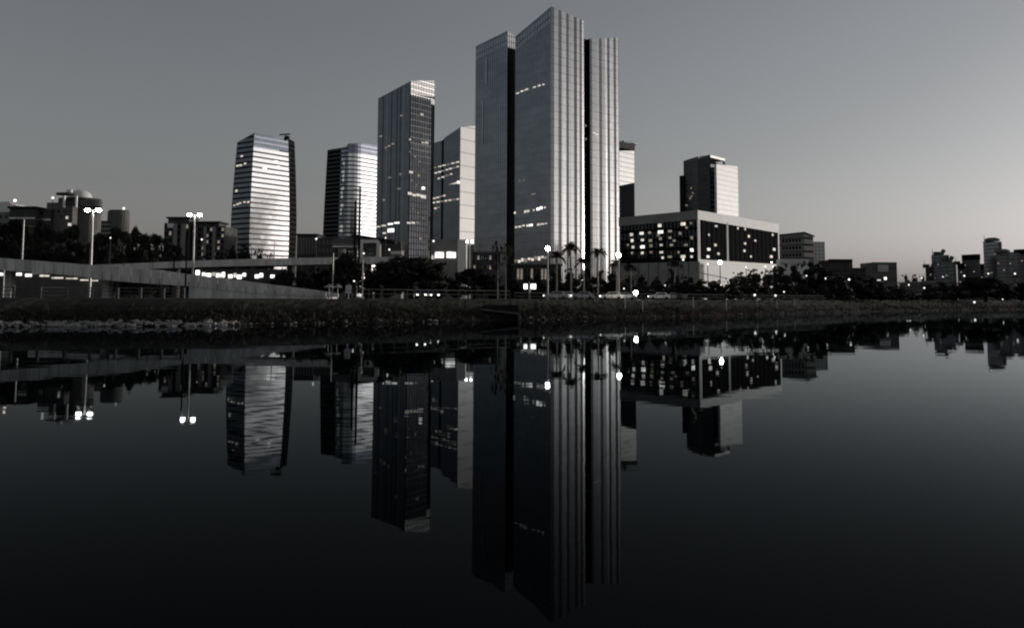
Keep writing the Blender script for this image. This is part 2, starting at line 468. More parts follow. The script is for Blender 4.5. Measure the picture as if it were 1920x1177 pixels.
# brighter fins where the photo shows thin pale verticals
for fx, y0, y1 in ((906, 190, 270), (912, 110, 160)):
    q = at(fx, 200, 480); dd = (C1 - L1).normalized(); q = L1 + dd * solve(L1, dd, fx, 230); nn_ = Vector((dd.y, -dd.x))
    mb.obox(q + nn_ * .2, dd, nn_, .22, .2, ztop(q, y1), ztop(q, y0), 'mullion_pale')
f1 = part(mb, 'facade', t)
mb = MB(); wall(mb, C1, R1, GZ, zc1 - 9, zr1 - 9, 6, 3.9, .2, ('slot_black', 'slot_black', 'slot_black'), 0)  # face lies in shade; its darkness is put into the material colour
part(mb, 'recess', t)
mb = MB(); wall(mb, C1, R1, zc1 - 9, zc1, zr1, 6, 3.0, .2, ('pale_metal', 'spandrel_grey', 'mullion_pale'), 0, .2, .2)
part(mb, 'parapet', t)
# rooftop grille bands
for (A, Bq, a, b) in ((L1, C1, zl, zc1), (L, C, zL, zC)):
    mb = MB(); dd = (Bq - A).normalized(); nn_ = Vector((dd.y, -dd.x)); Ln = (Bq - A).length
    for k in range(14):
        t0, t1 = (k + .12) / 14, (k + .88) / 14
        for h0, h1 in ((2.0, 4.6), (5.6, 7.8)):
            p0, p1 = A + dd * Ln * t0 + nn_ * .14, A + dd * Ln * t1 + nn_ * .14
            za, zb = a + (b - a) * t0, a + (b - a) * t1
            mb.quad((*p0, za - h1), (*p1, zb - h1), (*p1, zb - h0), (*p0, za - h0), 'spandrel_grey')
    part(mb, 'louvre_band', t)
# lobby at the foot
lights_on(fa, L, C, [(968 + 6.2 * k, 489 - .9 * k + (k % 2) * 2, 4, 4 + (k * 5) % 4, 'window_light' if k % 3 else 'window_light_dim') for k in range(10)], proud=.3)

# dark tower with the pale screen crown
L, C, Rr, B = plan(705, 767, 812, 575, 53)
zL, zC, zR = ztop(L, 185), ztop(C, 152), ztop(Rr, 151)
t = thing('office_tower', 'dark glass tower with a bright white screen crown on its right top corner', 'tower', base_of((L, C, Rr, B)))
core_part(t, [L, C, Rr, B], [zL, zC, zR, zL + zR - zC])
mb = MB(); wall(mb, L, C, GZ, zL, zC, 16, 3.8, .16, ('tower_glass_deep', 'tower_glass_deep', 'spandrel_grey'), .005)
dd = (C - L).normalized(); nn_ = Vector((dd.y, -dd.x)); Ln = (C - L).length
for k in (.02, .17, .30, .43, .60, .70, .80, .985):
    q = L + dd * Ln * k; zt = zL + (zC - zL) * k
    mb.prism([q - dd * .22 + nn_ * .16, q + dd * .22 + nn_ * .16, q + dd * .22, q - dd * .22], GZ, zt, 'spandrel_grey' if k in (.3, .8, .02) else 'spandrel_dark')
fl = part(mb, 'facade', t)
lights_on(fl, L, C, [(714, 256, 5, 3, 'window_light_dim'), (724, 277, 4, 3, 'window_light_dim'), (730, 274, 5, 3, 'window_light_dim'), (737, 270, 5, 3, 'window_light_dim'),
                     (753, 217, 4, 3, 'window_light_dim'), (731, 333, 6, 2.5, 'window_light_dim'), (748, 354, 6, 3, 'window_light_dim'), (751, 327, 3, 4, 'window_light_dim'), (720, 375, 4, 3, 'window_light_dim'),
                     (709, 425, 8, 2.5), (720, 423, 9, 2.5), (732, 420, 9, 3, 'window_light_bright'), (744, 418, 10, 3, 'window_light_bright'), (733, 432, 12, 7, 'window_light_bright'), (721, 437, 6, 3)])
zs_ = ztop(C, 177); zs2 = ztop(Rr, 182)
d = (Rr - C).normalized(); nr = Vector((d.y, -d.x)); Lr = (Rr - C).length
mb = MB(); wall(mb, C, Rr, GZ, zs_, zs2, 10, 3.8, .2, ('tower_glass_black', 'spandrel_dark', 'mullion_dark'), .008, .12, .25)
fr_ = part(mb, 'facade', t)
lights_on(fr_, C, Rr, [(790, 215, 6, 4, 'window_light_dim'), (792, 268, 5, 3, 'window_light_dim'), (799, 268, 6, 5, 'window_light_dim'), (768, 262, 3, 4, 'window_light_dim'), (770, 323, 6, 4), (784, 329, 4, 4, 'window_light_dim'), (793, 353, 5, 5, 'window_light_bright'),
                       (768, 363, 7, 5), (776, 366, 6, 4), (784, 366, 7, 4), (793, 369, 9, 6), (766, 418, 6, 3), (774, 418, 6, 3), (782, 418, 5, 3, 'window_light_dim'), (788, 448, 4, 4, 'window_light_dim')], proud=.35)
lights_on(fr_, C, Rr, [(768 + (i * 37) % 34, 285 + (i * 53) % 150, 2.2, 2 + i % 2, 'window_light_dim') for i in range(9)], proud=.3)
mb = MB(); wall(mb, C, Rr, zs_, zC, zR, 9, 3.4, .12, ('white_cladding', 'pale_metal', 'mullion_pale'), .002, .14, .2)
q0, q1 = C + d * Lr * .84, Rr
mb.prism([q0 + nr * .25, q1 + nr * .25, q1, q0], ztop(Rr, 197), zs_ + .1, 'white_cladding')
part(mb, 'crown_screen', t)
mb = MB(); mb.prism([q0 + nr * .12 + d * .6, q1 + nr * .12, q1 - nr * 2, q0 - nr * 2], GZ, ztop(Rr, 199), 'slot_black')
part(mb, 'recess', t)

# slimmer tower between the two, white flank
L, C, Rr, B = plan(812, 862, 893, 530, 52)
zL, zC, zR = ztop(L, 272), ztop(C, 238), ztop(Rr, 236)
t = thing('office_tower', 'slim tower with a slanted roof and a plain white flank, left of the tallest tower', 'tower', base_of((L, C, Rr, B)))
core_part(t, [L, C, Rr, B], [zL, zC, zR, zL + zR - zC])
dd = (C - L).normalized(); nn_ = Vector((dd.y, -dd.x)); Ln = (C - L).length
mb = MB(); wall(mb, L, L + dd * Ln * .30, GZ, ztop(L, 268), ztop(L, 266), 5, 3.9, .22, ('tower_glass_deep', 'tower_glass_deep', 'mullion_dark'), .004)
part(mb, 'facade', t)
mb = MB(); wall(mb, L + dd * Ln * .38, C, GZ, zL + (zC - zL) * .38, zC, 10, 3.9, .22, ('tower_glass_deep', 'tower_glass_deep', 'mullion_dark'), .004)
fl = part(mb, 'facade', t)
sp = []
for X0, Y0, X1, Y1, cnt in ((655, 545, 800, 510, 6), (660, 575, 800, 535, 7), (675, 607, 765, 575, 4), (740, 637, 795, 625, 3), (652, 715, 725, 695, 4), (650, 737, 800, 715, 7), (660, 770, 690, 760, 2)):
    for k in range(cnt):
        f = (k + .5) / cnt
        sp.append((590 + (X0 + (X1 - X0) * f) / 2.944, 130 + (Y0 + (Y1 - Y0) * f) / 2.944, 4.5 + (k * 7) % 3, 2.4, 'window_light' if (k + cnt) % 3 else 'window_light_dim'))
lights_on(fl, L, C, sp + [(860, 342, 5, 5, 'window_light_bright')])
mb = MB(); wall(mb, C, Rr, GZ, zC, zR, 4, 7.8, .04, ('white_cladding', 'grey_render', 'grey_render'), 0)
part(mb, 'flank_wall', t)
mb = MB(); q = L + dd * Ln * .34
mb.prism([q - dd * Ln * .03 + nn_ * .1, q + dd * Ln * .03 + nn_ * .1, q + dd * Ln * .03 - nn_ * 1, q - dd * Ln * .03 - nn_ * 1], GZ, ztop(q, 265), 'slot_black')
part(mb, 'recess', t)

# bulging banded towers on the left
def banded(label, xl, xc, xr, D, tops, edge, round_c, prof, nb, fh, extra=None, slot=None, cat='tower', lglass='tower_glass_deep'):
    L, C, Rr, B = plan(xl, xc, xr, D, 54, y=470)
    u = (Rr - C).normalized(); w_ = (L - C).normalized()
    ring = [(L, tops[0])]
    if slot: ring += [(C + w_ * (L - C).length * slot[1], None, 'slot'), (C + w_ * (L - C).length * slot[0], None)]
    if round_c:
        r = round_c
        for k in range(7):
            f = k / 6; a = C + w_ * r; b = C + u * r
            p_ = a * (1 - f) ** 2 + C * 2 * f * (1 - f) + b * f ** 2
            ring.append((p_, tops[1] if k >= 2 else (tops[0] + tops[1]) / 2))
    else: ring.append((C, tops[1]))
    if edge:                                     # narrow dark chamfer at the right end
        ring.append((Rr, tops[2]))
        e = Rr + Vector((math.cos(R(78)), math.sin(R(78)))) * solve(Rr, Vector((math.cos(R(78)), math.sin(R(78)))), edge, 470)
        ring.append((e, tops[2] + 8, 'dark'))
    else: ring.append((Rr, tops[2]))
    last = ring[-1][0]
    cen = (L + last) / 2 + (w_ + u) * 2
    ztops = [ztop(r_[0], r_[1]) if r_[1] else None for r_ in ring]
    for i, z in enumerate(ztops):
        if z is None: ztops[i] = ztops[0] + .4
    zmax = max(ztops)
    t = thing('office_tower', label, cat, (cen.x, cen.y, GZ))
    sc_ = lambda z: prof((z - GZ) / (zmax - GZ))
    pos = lambda p_, z: (cen.x + (p_.x - cen.x) * sc_(z), cen.y + (p_.y - cen.y) * sc_(z), z)
    flo = [MB() for _ in ring]
    def groupkey(i):
        e = ring[i + 1][0] - ring[i][0]
        return 'l' if e.y < 0 and abs(e.normalized().dot(w_)) > .9 else 'r'
    nf = int((zmax - GZ) / fh) + 1
    for i in range(len(ring) - 1):
        a, b = ring[i][0], ring[i + 1][0]; kind = ring[i + 1][2] if len(ring[i + 1]) > 2 else ''
        mb = flo[i]; nc = max(1, round((b - a).length / 3.2)); za_, zb_ = ztops[i], ztops[i + 1]
        for c in range(nc):
            f0, f1 = c / nc, (c + 1) / nc
            p0, p1 = a + (b - a) * f0, a + (b - a) * f1
            t0, t1 = za_ + (zb_ - za_) * f0, za_ + (zb_ - za_) * f1
            for k in range(nf):
                for lo, hi, mt in ((0, .34, 'd'), (.34, 1, 'g')):
                    z0, z1 = GZ + (k + lo) * fh, GZ + (k + hi) * fh
                    e0, e1, g0, g1 = min(z0, t0), min(z0, t1), min(z1, t0), min(z1, t1)
                    if g0 - e0 < .02 and g1 - e1 < .02: continue
                    top = z0 > min(t0, t1) - 3.0 * fh
                    if kind == 'dark': mm = 'slot_black' if mt == 'g' else 'roof_dark'
                    elif kind == 'slot': mm = 'slot_black' if mt == 'g' else 'tower_glass_black'
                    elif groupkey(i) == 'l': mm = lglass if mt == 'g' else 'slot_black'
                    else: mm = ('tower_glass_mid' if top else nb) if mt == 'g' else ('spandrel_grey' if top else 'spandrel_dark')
                    j = random.gauss(0, .012) if mt == 'g' else 0
                    q = [Vector(pos(p0, e0)), Vector(pos(p1, e1)), Vector(pos(p1, g1)), Vector(pos(p0, g0))]
                    nrm = Vector((b.y - a.y, -(b.x - a.x), 0)).normalized()
                    q[1] += nrm * j; q[2] += nrm * j
                    mb.quad(*q, mm)
    # group the faces into left facade, corner+right facade, dark edge
    groups = {}
    for i in range(len(ring) - 1):
        kind = ring[i + 1][2] if len(ring[i + 1]) > 2 else ''
        cpos = ring[i + 1][0]
        key = kind or ('l' if (ring[i + 1][0] - ring[i][0]).y < 0 and abs((ring[i + 1][0] - ring[i][0]).normalized().dot(w_)) > .9 else 'r')
        gmb = groups.setdefault(key, MB())
        for f_, m_ in zip(flo[i].f, flo[i].m):
            gmb.quad(*[flo[i].v[v_] for v_ in f_], flo[i].mats[m_])
    out = {}
    for key, gmb in groups.items():
        out[key] = part(gmb, {'l': 'facade', 'r': 'facade', 'slot': 'recess', 'dark': 'flank_wall'}[key], t)
    mb = MB(); ps = [r_[0] for r_ in ring]; bk = [last + w_ * (L - C).length * .8, L + u * (Rr - C).length * .6]
    zlist = [GZ + (zmax - GZ) * k / 8 for k in range(9)]
    poly = inset(ps + bk, 1.2)
    for za, zb in zip(zlist, zlist[1:]):
        zb = min(zb, min(ztops) - 1)
        for i in range(len(poly)):
            a, b = poly[i], poly[(i + 1) % len(poly)]
            mb.quad(pos(a, za), pos(b, za), pos(b, zb), pos(a, zb), 'slot_black')
    mb.poly([pos(p_, min(ztops) - 1) for p_ in poly], 'roof_dark')
    part(mb, 'core', t)
    return t, out, (L, C, Rr, ring), pos
def lights_bulge(ob, A, B, pos, spots):
    for s in spots:
        z = ztop((A + B) / 2, s[1])
        lights_on(ob, Vector(pos(A, z)[:2]), Vector(pos(B, z)[:2]), [s], proud=.3)

profA = lambda t_: 1.0 - .135 * max(0, (t_ - .42) / .58) ** 1.5 - .02 * max(0, (.35 - t_) / .35)
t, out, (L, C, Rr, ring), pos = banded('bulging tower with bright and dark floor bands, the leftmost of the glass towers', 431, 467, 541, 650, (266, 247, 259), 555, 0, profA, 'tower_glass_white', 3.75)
lights_bulge(out['l'], L, C, pos, [(454, 293, 4, 3), (446, 311, 4, 3), (452, 310, 4, 3), (460, 307, 4, 3), (444, 358, 3, 4), (440, 385, 3, 2.5), (446, 383, 4, 2.5), (451, 381, 4, 2.5), (459, 379, 4, 2.5), (466, 379, 4, 3)])
lights_bulge(out['r'], C, Rr, pos, [(517, 303, 6, 3, 'window_light_bright'), (496, 316, 7, 3, 'window_light_bright'), (522, 313, 5, 3, 'window_light_bright'), (484, 302, 5, 2), (515, 426, 14, 2.5, 'window_light_bright')])
mb = MB(); q = Rr - (Rr - C).normalized() * 6; zt = ztop(q, 258)
mb.tube([(q.x, q.y + 3, zt - 2), (q.x, q.y + 3, zt + 3)], [.4, .4], 'pole_dark'); mb.beam((q.x - 5, q.y + 3, zt + 2.6), (q.x + 3, q.y + 3, zt + 3.2), .9, .9, 'pole_dark'); mb.box(q.x - 1, q.x + 2.5, q.y + 2, q.y + 4, zt - 1, zt + 1.6, 'pole_dark')
part(mb, 'roof_crane', t)
profB = lambda t_: 1.0 - .13 * max(0, (t_ - .05) / .95) ** 1.5
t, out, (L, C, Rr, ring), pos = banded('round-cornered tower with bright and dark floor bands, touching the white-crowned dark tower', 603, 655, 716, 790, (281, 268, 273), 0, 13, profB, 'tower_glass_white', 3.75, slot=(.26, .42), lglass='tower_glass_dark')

# tower with the helipad, right of the tallest one
def simple_tower(label, xl, xc, xr, D, thr, tops, mats_l, mats_r, fh=3.6, cl=8, cr=8, sp=.25, depth=None, name='office_tower', cat='tower', mull=0, tilt=.004, group=None, y=420, core_mat='slot_black'):
    L, C, Rr, B = plan(xl, xc, xr, D, thr, depth, y)
    zL, zC, zR = ztop(L, tops[0]), ztop(C, tops[1]), ztop(Rr, tops[2])
    t = thing(name, label, cat, base_of((L, C, Rr, B)), group)
    core_part(t, [L, C, Rr, B], [zL, zC, zR, zL + zR - zC], core_mat, .4, .3)
    mb = MB(); wall(mb, L, C, GZ, zL, zC, cl, fh, sp, mats_l, tilt, mull, .12); a = part(mb, 'facade', t)
    mb = MB(); wall(mb, C, Rr, GZ, zC, zR, cr, fh, sp, mats_r, tilt, mull, .12); b = part(mb, 'facade', t)
    return t, a, b, (L, C, Rr, B), (zL, zC, zR)
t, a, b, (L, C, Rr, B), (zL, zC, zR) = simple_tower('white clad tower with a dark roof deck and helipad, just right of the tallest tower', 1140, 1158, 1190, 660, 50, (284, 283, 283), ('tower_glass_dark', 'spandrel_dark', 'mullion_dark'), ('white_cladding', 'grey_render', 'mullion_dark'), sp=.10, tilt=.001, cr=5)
mb = MB(); c = (C + Rr) / 2
mb.prism([C + Vector((-3, -1)), Rr + Vector((.5, -1)), Rr + Vector((.5, 14)), C + Vector((-3, 14))], zR + .2, ztop(Rr, 271), 'dark_render'); part(mb, 'roof_deck', t)
mb = MB(); zt = ztop(Rr, 270); h = Rr + Vector((-3, 4))
mb.tube([(h.x, h.y, zt), (h.x, h.y, zt + .5)], [5.5, 5.5], 'pole_grey', 20)
for k in range(10):
    an = k * math.pi / 5; mb.beam((h.x + 5.4 * math.cos(an), h.y + 5.4 * math.sin(an), zt + .5), (h.x + 5.4 * math.cos(an), h.y + 5.4 * math.sin(an), zt + 1.7), .15, .15, 'pole_grey')
    a2 = an + math.pi / 5; mb.beam((h.x + 5.4 * math.cos(an), h.y + 5.4 * math.sin(an), zt + 1.7), (h.x + 5.4 * math.cos(a2), h.y + 5.4 * math.sin(a2), zt + 1.7), .15, .15, 'pole_grey')
mb.beam((h.x - 5, h.y, zt + .6), (h.x - 5, h.y, zt + 3.2), 1.2, 1.2, 'pole_dark'); part(mb, 'helipad', t)
simple_tower('black glass block with a slanted top edge, before the white helipad tower', 1140, 1146, 1190, 500, 12, (352, 352, 343), ('tower_glass_black', 'spandrel_dark', 'mullion_dark'), ('tower_glass_black', 'spandrel_dark', 'mullion_dark'), cat='office block', name='office_block', y=390)

# stepped dark tower with a white slab
L, C, Rr, B = plan(1283, 1334, 1362, 640, 50)
zL, zC, zR = ztop(L, 302), ztop(C, 290), ztop(Rr, 312)
t = thing('office_tower', 'stepped black tower with a plain white slab, rising behind the wide low block', 'tower', base_of((L, C, Rr, B)))
core_part(t, [L, C, Rr, B], [zL, zC - 3, zR - 1, zR - 2])
dd = (C - L).normalized(); nn_ = Vector((dd.y, -dd.x)); Ln = (C - L).length
mb = MB(); wall(mb, L, L + dd * Ln * .56, GZ, zL, ztop(L + dd * Ln * .56, 293), 9, 3.5, .2, ('tower_glass_black', 'spandrel_dark', 'mullion_pale'), .006, .1, .12)
part(mb, 'facade', t)
mb = MB(); wall(mb, L + dd * Ln * .56, C, GZ, ztop(L + dd * Ln * .6, 298), zC, 7, 3.5, .2, ('tower_glass_black', 'spandrel_dark', 'mullion_dark'), .006, off=1.0)
fl = part(mb, 'facade', t)
lights_on(fl, L, C, [(1296, 353, 3, 3, 'window_light_dim'), (1294, 372, 3, 4, 'window_light_dim'), (1297, 368, 3, 3, 'window_light_dim'), (1287, 385, 3, 3, 'window_light_dim'), (1299, 362, 3, 2, 'window_light_dim')])
mb = MB(); d = (Rr - C).normalized(); nr = Vector((d.y, -d.x))
wall(mb, C, Rr, GZ, zR - 1, zR - 1, 5, 3.5, .2, ('tower_glass_black', 'spandrel_dark', 'mullion_dark'), .004); part(mb, 'facade', t)
mb = MB(); ztc = zC                                          # open roof frame
E2_ = C + d * (Rr - C).length * .98
mb.prism([C, E2_, E2_ - nr * 9, C - nr * 9], ztc - 2.0, ztc - .3, 'white_cladding')
mb.obox(E2_ - d * .5 - nr * .6, d, nr, .6, .6, zR - 2, ztc - 2.0, 'dark_render'); mb.obox(C + d * 5 - nr * 4, d, nr, 1.2, 1.2, zR - 2, ztc - 2.0, 'dark_render'); mb.obox(E2_ - d * .5 - nr * 8, d, nr, .6, .6, zR - 2, ztc - 2.0, 'dark_render')
part(mb, 'roof_frame', t)
Ls, Cs, Rs, Bs = plan(1341, 1345, 1385, 632, 50)
mb = MB(); z1, z2 = ztop(Cs, 308), ztop(Rs, 312)
mb.prism(inset([Ls, Cs, Rs, Bs], .15), GZ, [z1 - .1, z1 - .1, z2 - .1, z2 - .1], 'white_render')
wall(mb, Cs, Rs, GZ, z1, z2, 5, 3.5, .06, ('white_render', 'grey_render', 'grey_render'), .002, off=.05)
part(mb, 'white_slab', t)
mb = MB(); Lw, Cw, Rw, Bw = plan(1275, 1284, 1300, 652, 50)
mb.prism([Lw, Cw, Rw, Bw], GZ, ztop(Cw, 329), 'tower_glass_black', 'roof_dark'); part(mb, 'side_wing', t)

# low wide block with lit windows and white frame
L, C, Rr, B = plan(1160, 1309, 1461, 300, 47, y=450)
zC = ztop(C, 394); zLt = ztop(L, 408); zRt = ztop(Rr, 420)
zt = zC
t = thing('office_block', 'wide low block with thick pale parapet, lit windows and white frame round its glass', 'office block', base_of((L, C, Rr, B)))
dl = (C - L).normalized(); nl = Vector((dl.y, -dl.x)); dr = (Rr - C).normalized(); nr = Vector((dr.y, -dr.x)); LL = (C - L).length; LR = (Rr - C).length
zp = ztop(C, 411); zb = ztop(C, 486); zbr = zb
mb = MB(); mb.prism(inset([L, C, Rr, B], .9), GZ - .4, zt - 1, 'slot_black', 'roof_dark'); part(mb, 'core', t)
mb = MB(); mb.prism([L, C, C - dl * .4 - nl * 1.2, L - nl * 1.2], [ztop(L, 424)] + [zp] * 2 + [ztop(L, 424)], [zLt, zt, zt, zLt], 'grey_render'); part(mb, 'parapet', t)
mb = MB(); mb.prism([C, Rr, Rr - nr * 1.2, C - nr * 1.2 + dr * 1.2], [zp, ztop(Rr, 437), ztop(Rr, 437), zp], [zt, zRt, zRt, zt], 'stone_pale')
mb.prism([C - nr * .02, C + dr * 1.3 - nr * .02, C + dr * 1.3 - nr * .5, C - nr * .5], zb, zp, 'stone_pale')
mb.prism([Rr - dr * .8, Rr, Rr - nr * .7, Rr - dr * .8 - nr * .7], GZ, ztop(Rr, 437), 'stone_pale')
mb.prism([C - nr * .05, Rr - nr * .05, Rr - nr * .8, C - nr * .8 + dr], zb - .7, zb, 'stone_pale')
part(mb, 'frame', t)
mb = MB(); wall(mb, L - nl * .7, C - nl * .7, zb, ztop(L, 424), zp, 22, 3.3, .3, ('tower_glass_black', 'slot_black', 'slot_black'), .012, .35, .2)
fl = part(mb, 'facade', t)
mb = MB(); wall(mb, C - nr * .5, Rr - nr * .5, zb, zp, ztop(Rr, 437), 18, 3.3, .16, ('tower_glass_black', 'slot_black', 'slot_black'), .005, .22, .2)
q = C + dr * LR * .335 - nr * .3; mb.obox(q, dr, nr, .55, .3, zb, ztop(q, 417), 'concrete')
frr = part(mb, 'facade', t)
wins = [(165, 698, 9), (235, 690, 12), (290, 685, 9, 'd'), (360, 635, 10), (365, 680, 14, 'b'), (430, 675, 9, 'd'), (520, 625, 14), (575, 620, 5, 'd'), (170, 740, 8), (240, 735, 10), (295, 740, 8, 'd'), (365, 725, 8, 'd'), (175, 785, 6), (240, 783, 10, 'b'), (300, 775, 8, 'd'),
        (370, 770, 8), (440, 770, 10, 'd'), (580, 805, 10, 'b'), (170, 825, 6, 'd'), (240, 825, 9), (300, 820, 8, 'd'), (370, 820, 9), (380, 858, 6), (430, 852, 12, 'd'), (520, 850, 14), (580, 850, 8), (350, 700, 8, 'd'), (430, 720, 8, 'd'), (540, 770, 9, 'd'), (500, 690, 7, 'd'), (460, 740, 8, 'd'), (490, 820, 7, 'd'), (580, 720, 6, 'd'), (140, 770, 5, 'd'), (545, 650, 6, 'd')]
lights_on(fl, L - nl * .7, C - nl * .7, [(1140 + w_[0] / 3.678, 250 + w_[1] / 3.678, w_[2] * random.uniform(.45, .68), random.uniform(3.6, 6.2), {'d': 'window_light_dim', 'b': 'window_light_bright', '': 'window_light'}[w_[3] if len(w_) > 3 else '']) for w_ in wins], proud=.25)
winr = [(690, 800, 8, ''), (685, 850, 7, ''), (735, 770, 7, 'd'), (890, 655, 5, 'd'), (940, 660, 6, 'd'), (965, 710, 7, 'd'), (940, 760, 6, 'd'), (935, 810, 6, 'd'), (1010, 740, 6, 'd'), (1130, 700, 7, 'd'), (1140, 800, 8, 'd'), (1120, 850, 9, 'd'), 
        (740, 640, 8, 'd'), (690, 700, 5, 'd'), (755, 830, 7, 'd'), (980, 850, 5, 'd')]
lights_on(frr, C - nr * .5, Rr - nr * .5, [(1140 + a_ / 3.678, 250 + b_ / 3.678, c_ * random.uniform(.35, .6), random.uniform(3, 5), 'window_light_dim' if e_ else 'window_light') for a_, b_, c_, e_ in winr], proud=.25)  # some dim panes glow in place of pale reflections in the glass
# podium below
mb = MB(); pl, pc, pr_ = L - dl * 3 + nl * .6, C + (nl + nr) * .6, Rr + nr * .6 - dr * LR * .12
mb.prism([pl, pc, pc - nl * 3 + dr * 0, pl - nl * 4], GZ - .4, zb - .75, 'grey_render', 'roof_dark')
for k in range(1, 9):
    q = pl + (pc - pl) * k / 9 + nl * .06; mb.obox(q, dl, nl, .12, .08, GZ, zb - .9, 'concrete_dark')
part(mb, 'podium', t)
mb = MB(); mb.prism([pc, pr_, pr_ - nr * 4, pc - nr * 3.2 + dr * .02], GZ - .4, [zb - .78, ztop(pr_, 496), ztop(pr_, 496), zb - .78], 'stone_pale', 'roof_dark')
mb.prism([pc + nr * .3, pr_ + nr * .3, pr_ + nr * .02, pc + nr * .02], [zb - 1.5, ztop(pr_, 499), ztop(pr_, 499), zb - 1.5], [zb - .9, ztop(pr_, 497), ztop(pr_, 497), zb - .9], 'stone_pale')
mb.beam((*(pc + nr * .1), ztop(pc, 511)), (*(pc + dr * 16 + nr * .1), ztop(pc, 519)), .15, .2, 'concrete_dark')
part(mb, 'podium', t)
# ------------------------------------------------------------------ unseen ridge added behind the viewer's left to darken facade reflections
hb = MB()
for a0 in range(-160, -48, 2):
    q = []
    for a_ in (a0, a0 + 2):
        hgt = 55 + 25 * noise2(a_ * .09, .5)
        q.append(((1700 * math.sin(R(a_)), 1700 * math.cos(R(a_))), (2300 * math.sin(R(a_)), 2300 * math.cos(R(a_))), hgt))
    (p0, b0, h0), (p1, b1, h1) = q
    hb.quad((*p0, -1), (*p1, -1), (*b1, h1), (*b0, h0), 'leaf_deep')
tag(hb.build('added_hills'), kind='structure')

# ------------------------------------------------------------------ placing along the bank
def on_bank(x, s, y=556):
    D = 110.0
    for _ in range(30):
        P = at(x, y, D); D = D * .5 + .5 * (shore_y(P.x) + s)
    P = at(x, y, D)
    return Vector((P.x, P.y, bank_z(P.x, P.y)))

# ------------------------------------------------------------------ viaducts
def lerp_pts(tab, x):
    for a, b in zip(tab, tab[1:]):
        if a[0] <= x <= b[0]:
            f = (x - a[0]) / (b[0] - a[0]); return [u + (v - u) * f for u, v in zip(a[1:], b[1:])]
    return list(tab[-1][1:])
near = [(-420, 452, 478), (-60, 479, 502), (0, 484, 506.5), (46, 487, 509), (75, 489, 511), (117, 493.5, 515), (146, 495.5, 517.5), (187, 497, 524), (240, 501, 528.5), (271, 505, 531), (302, 510, 533), (350, 515.5, 536), (396, 520.5, 541), (480, 532, 550), (560, 542, 554.5), (612, 549, 556.5)]
Dn = lambda x: 122 + (x + 60) * .012
t = thing('road_ramp', 'pale concrete road ramp sloping down to the river bank on the left', 'ramp', base_of([at(200, 540, 125).xy]))
mp_, md, mw = MB(), MB(), MB()
st = list(range(-420, 606, 18)) + [612]
for x0, x1 in zip(st, st[1:]):
    (a0, b0), (a1, b1) = lerp_pts(near, x0), lerp_pts(near, x1)
    D0, D1 = Dn(x0), Dn(x1)
    p0, p1, q0, q1 = at(x0, a0, D0), at(x1, a1, D1), at(x0, b0, D0), at(x1, b1, D1)
    gap = .05
    for (u0, u1, v0, v1, m_) in ((p0, p1, q0, q1, 'concrete'),):
        e = (p1 - p0).normalized() * gap
        mp_.prism([(u0.x + e.x, u0.y), (u1.x - e.x, u1.y), (u1.x - e.x, u1.y + .25), (u0.x + e.x, u0.y + .25)], [v0.z, v1.z, v1.z, v0.z], [u0.z, u1.z, u1.z, u0.z], m_)
    h0, h1 = (p0.z - q0.z) * .45, (p1.z - q1.z) * .45
    md.prism([(q0.x, q0.y + .26), (q1.x, q1.y + .26), (q1.x, q1.y + 9), (q0.x, q0.y + 9)], [q0.z + .1, q1.z + .1, q1.z + .1, q0.z + .1], [q0.z + h0, q1.z + h1, q1.z + h1, q0.z + h0], 'concrete_dark', 'asphalt')
    mp_.prism([(q0.x, q0.y + 9.01), (q1.x, q1.y + 9.01), (q1.x, q1.y + 9.25), (q0.x, q0.y + 9.25)], [q0.z, q1.z, q1.z, q0.z], [p0.z, p1.z, p1.z, p0.z], 'concrete')
    if x0 >= 350 - 9:
        mw.prism([(q0.x, q0.y + .1), (q1.x, q1.y + .1), (q1.x, q1.y + 8.8), (q0.x, q0.y + 8.8)], GZ - 1, [q0.z - .02, q1.z - .02, q1.z - .02, q0.z - .02], 'concrete')
tag(part(md, 'deck', t)); part(mw, 'retaining_wall', t)
# parapets: split front and back panels into two meshes
front, back_ = MB(), MB()
for f_, m_ in zip(mp_.f, mp_.m):
    vs = [mp_.v[i] for i in f_]; k = (f_[0] // 8) % 2
    (front if k == 0 else back_).quad(*vs, 'concrete')
part(front, 'parapet', t); part(back_, 'parapet', t)
for x, w_ in ((17, 15), (201, 11), (-190, 14)):
    mb = MB(); D = Dn(x) + 4; zt = at(x, lerp_pts(near, x)[1], Dn(x)).z; c = at(x, 540, D)
    mb.prism([(c.x - px(w_, D) / 2, D - .6), (c.x + px(w_, D) / 2, D - .6), (c.x + px(w_, D) / 2, D + .6), (c.x - px(w_, D) / 2, D + .6)], GZ - 1, zt + .12, 'concrete'); part(mb, 'pier', t)
far = [(60, 503, 515), (120, 500, 511), (177, 496.5, 507), (240, 494, 505), (275, 492.5, 504), (354, 489, 501.5), (400, 487.5, 500), (480, 485, 498), (560, 483.5, 496.5), (620, 482.5, 495.5), (760, 481, 494)]
Df = lambda x: 182 + x * .03
t = thing('road_viaduct', 'long pale viaduct crossing level behind the sloping ramp', 'viaduct', base_of([at(400, 540, 194).xy]))
ma, mb_, mc = MB(), MB(), MB()
st = list(range(60, 760, 20)) + [760]
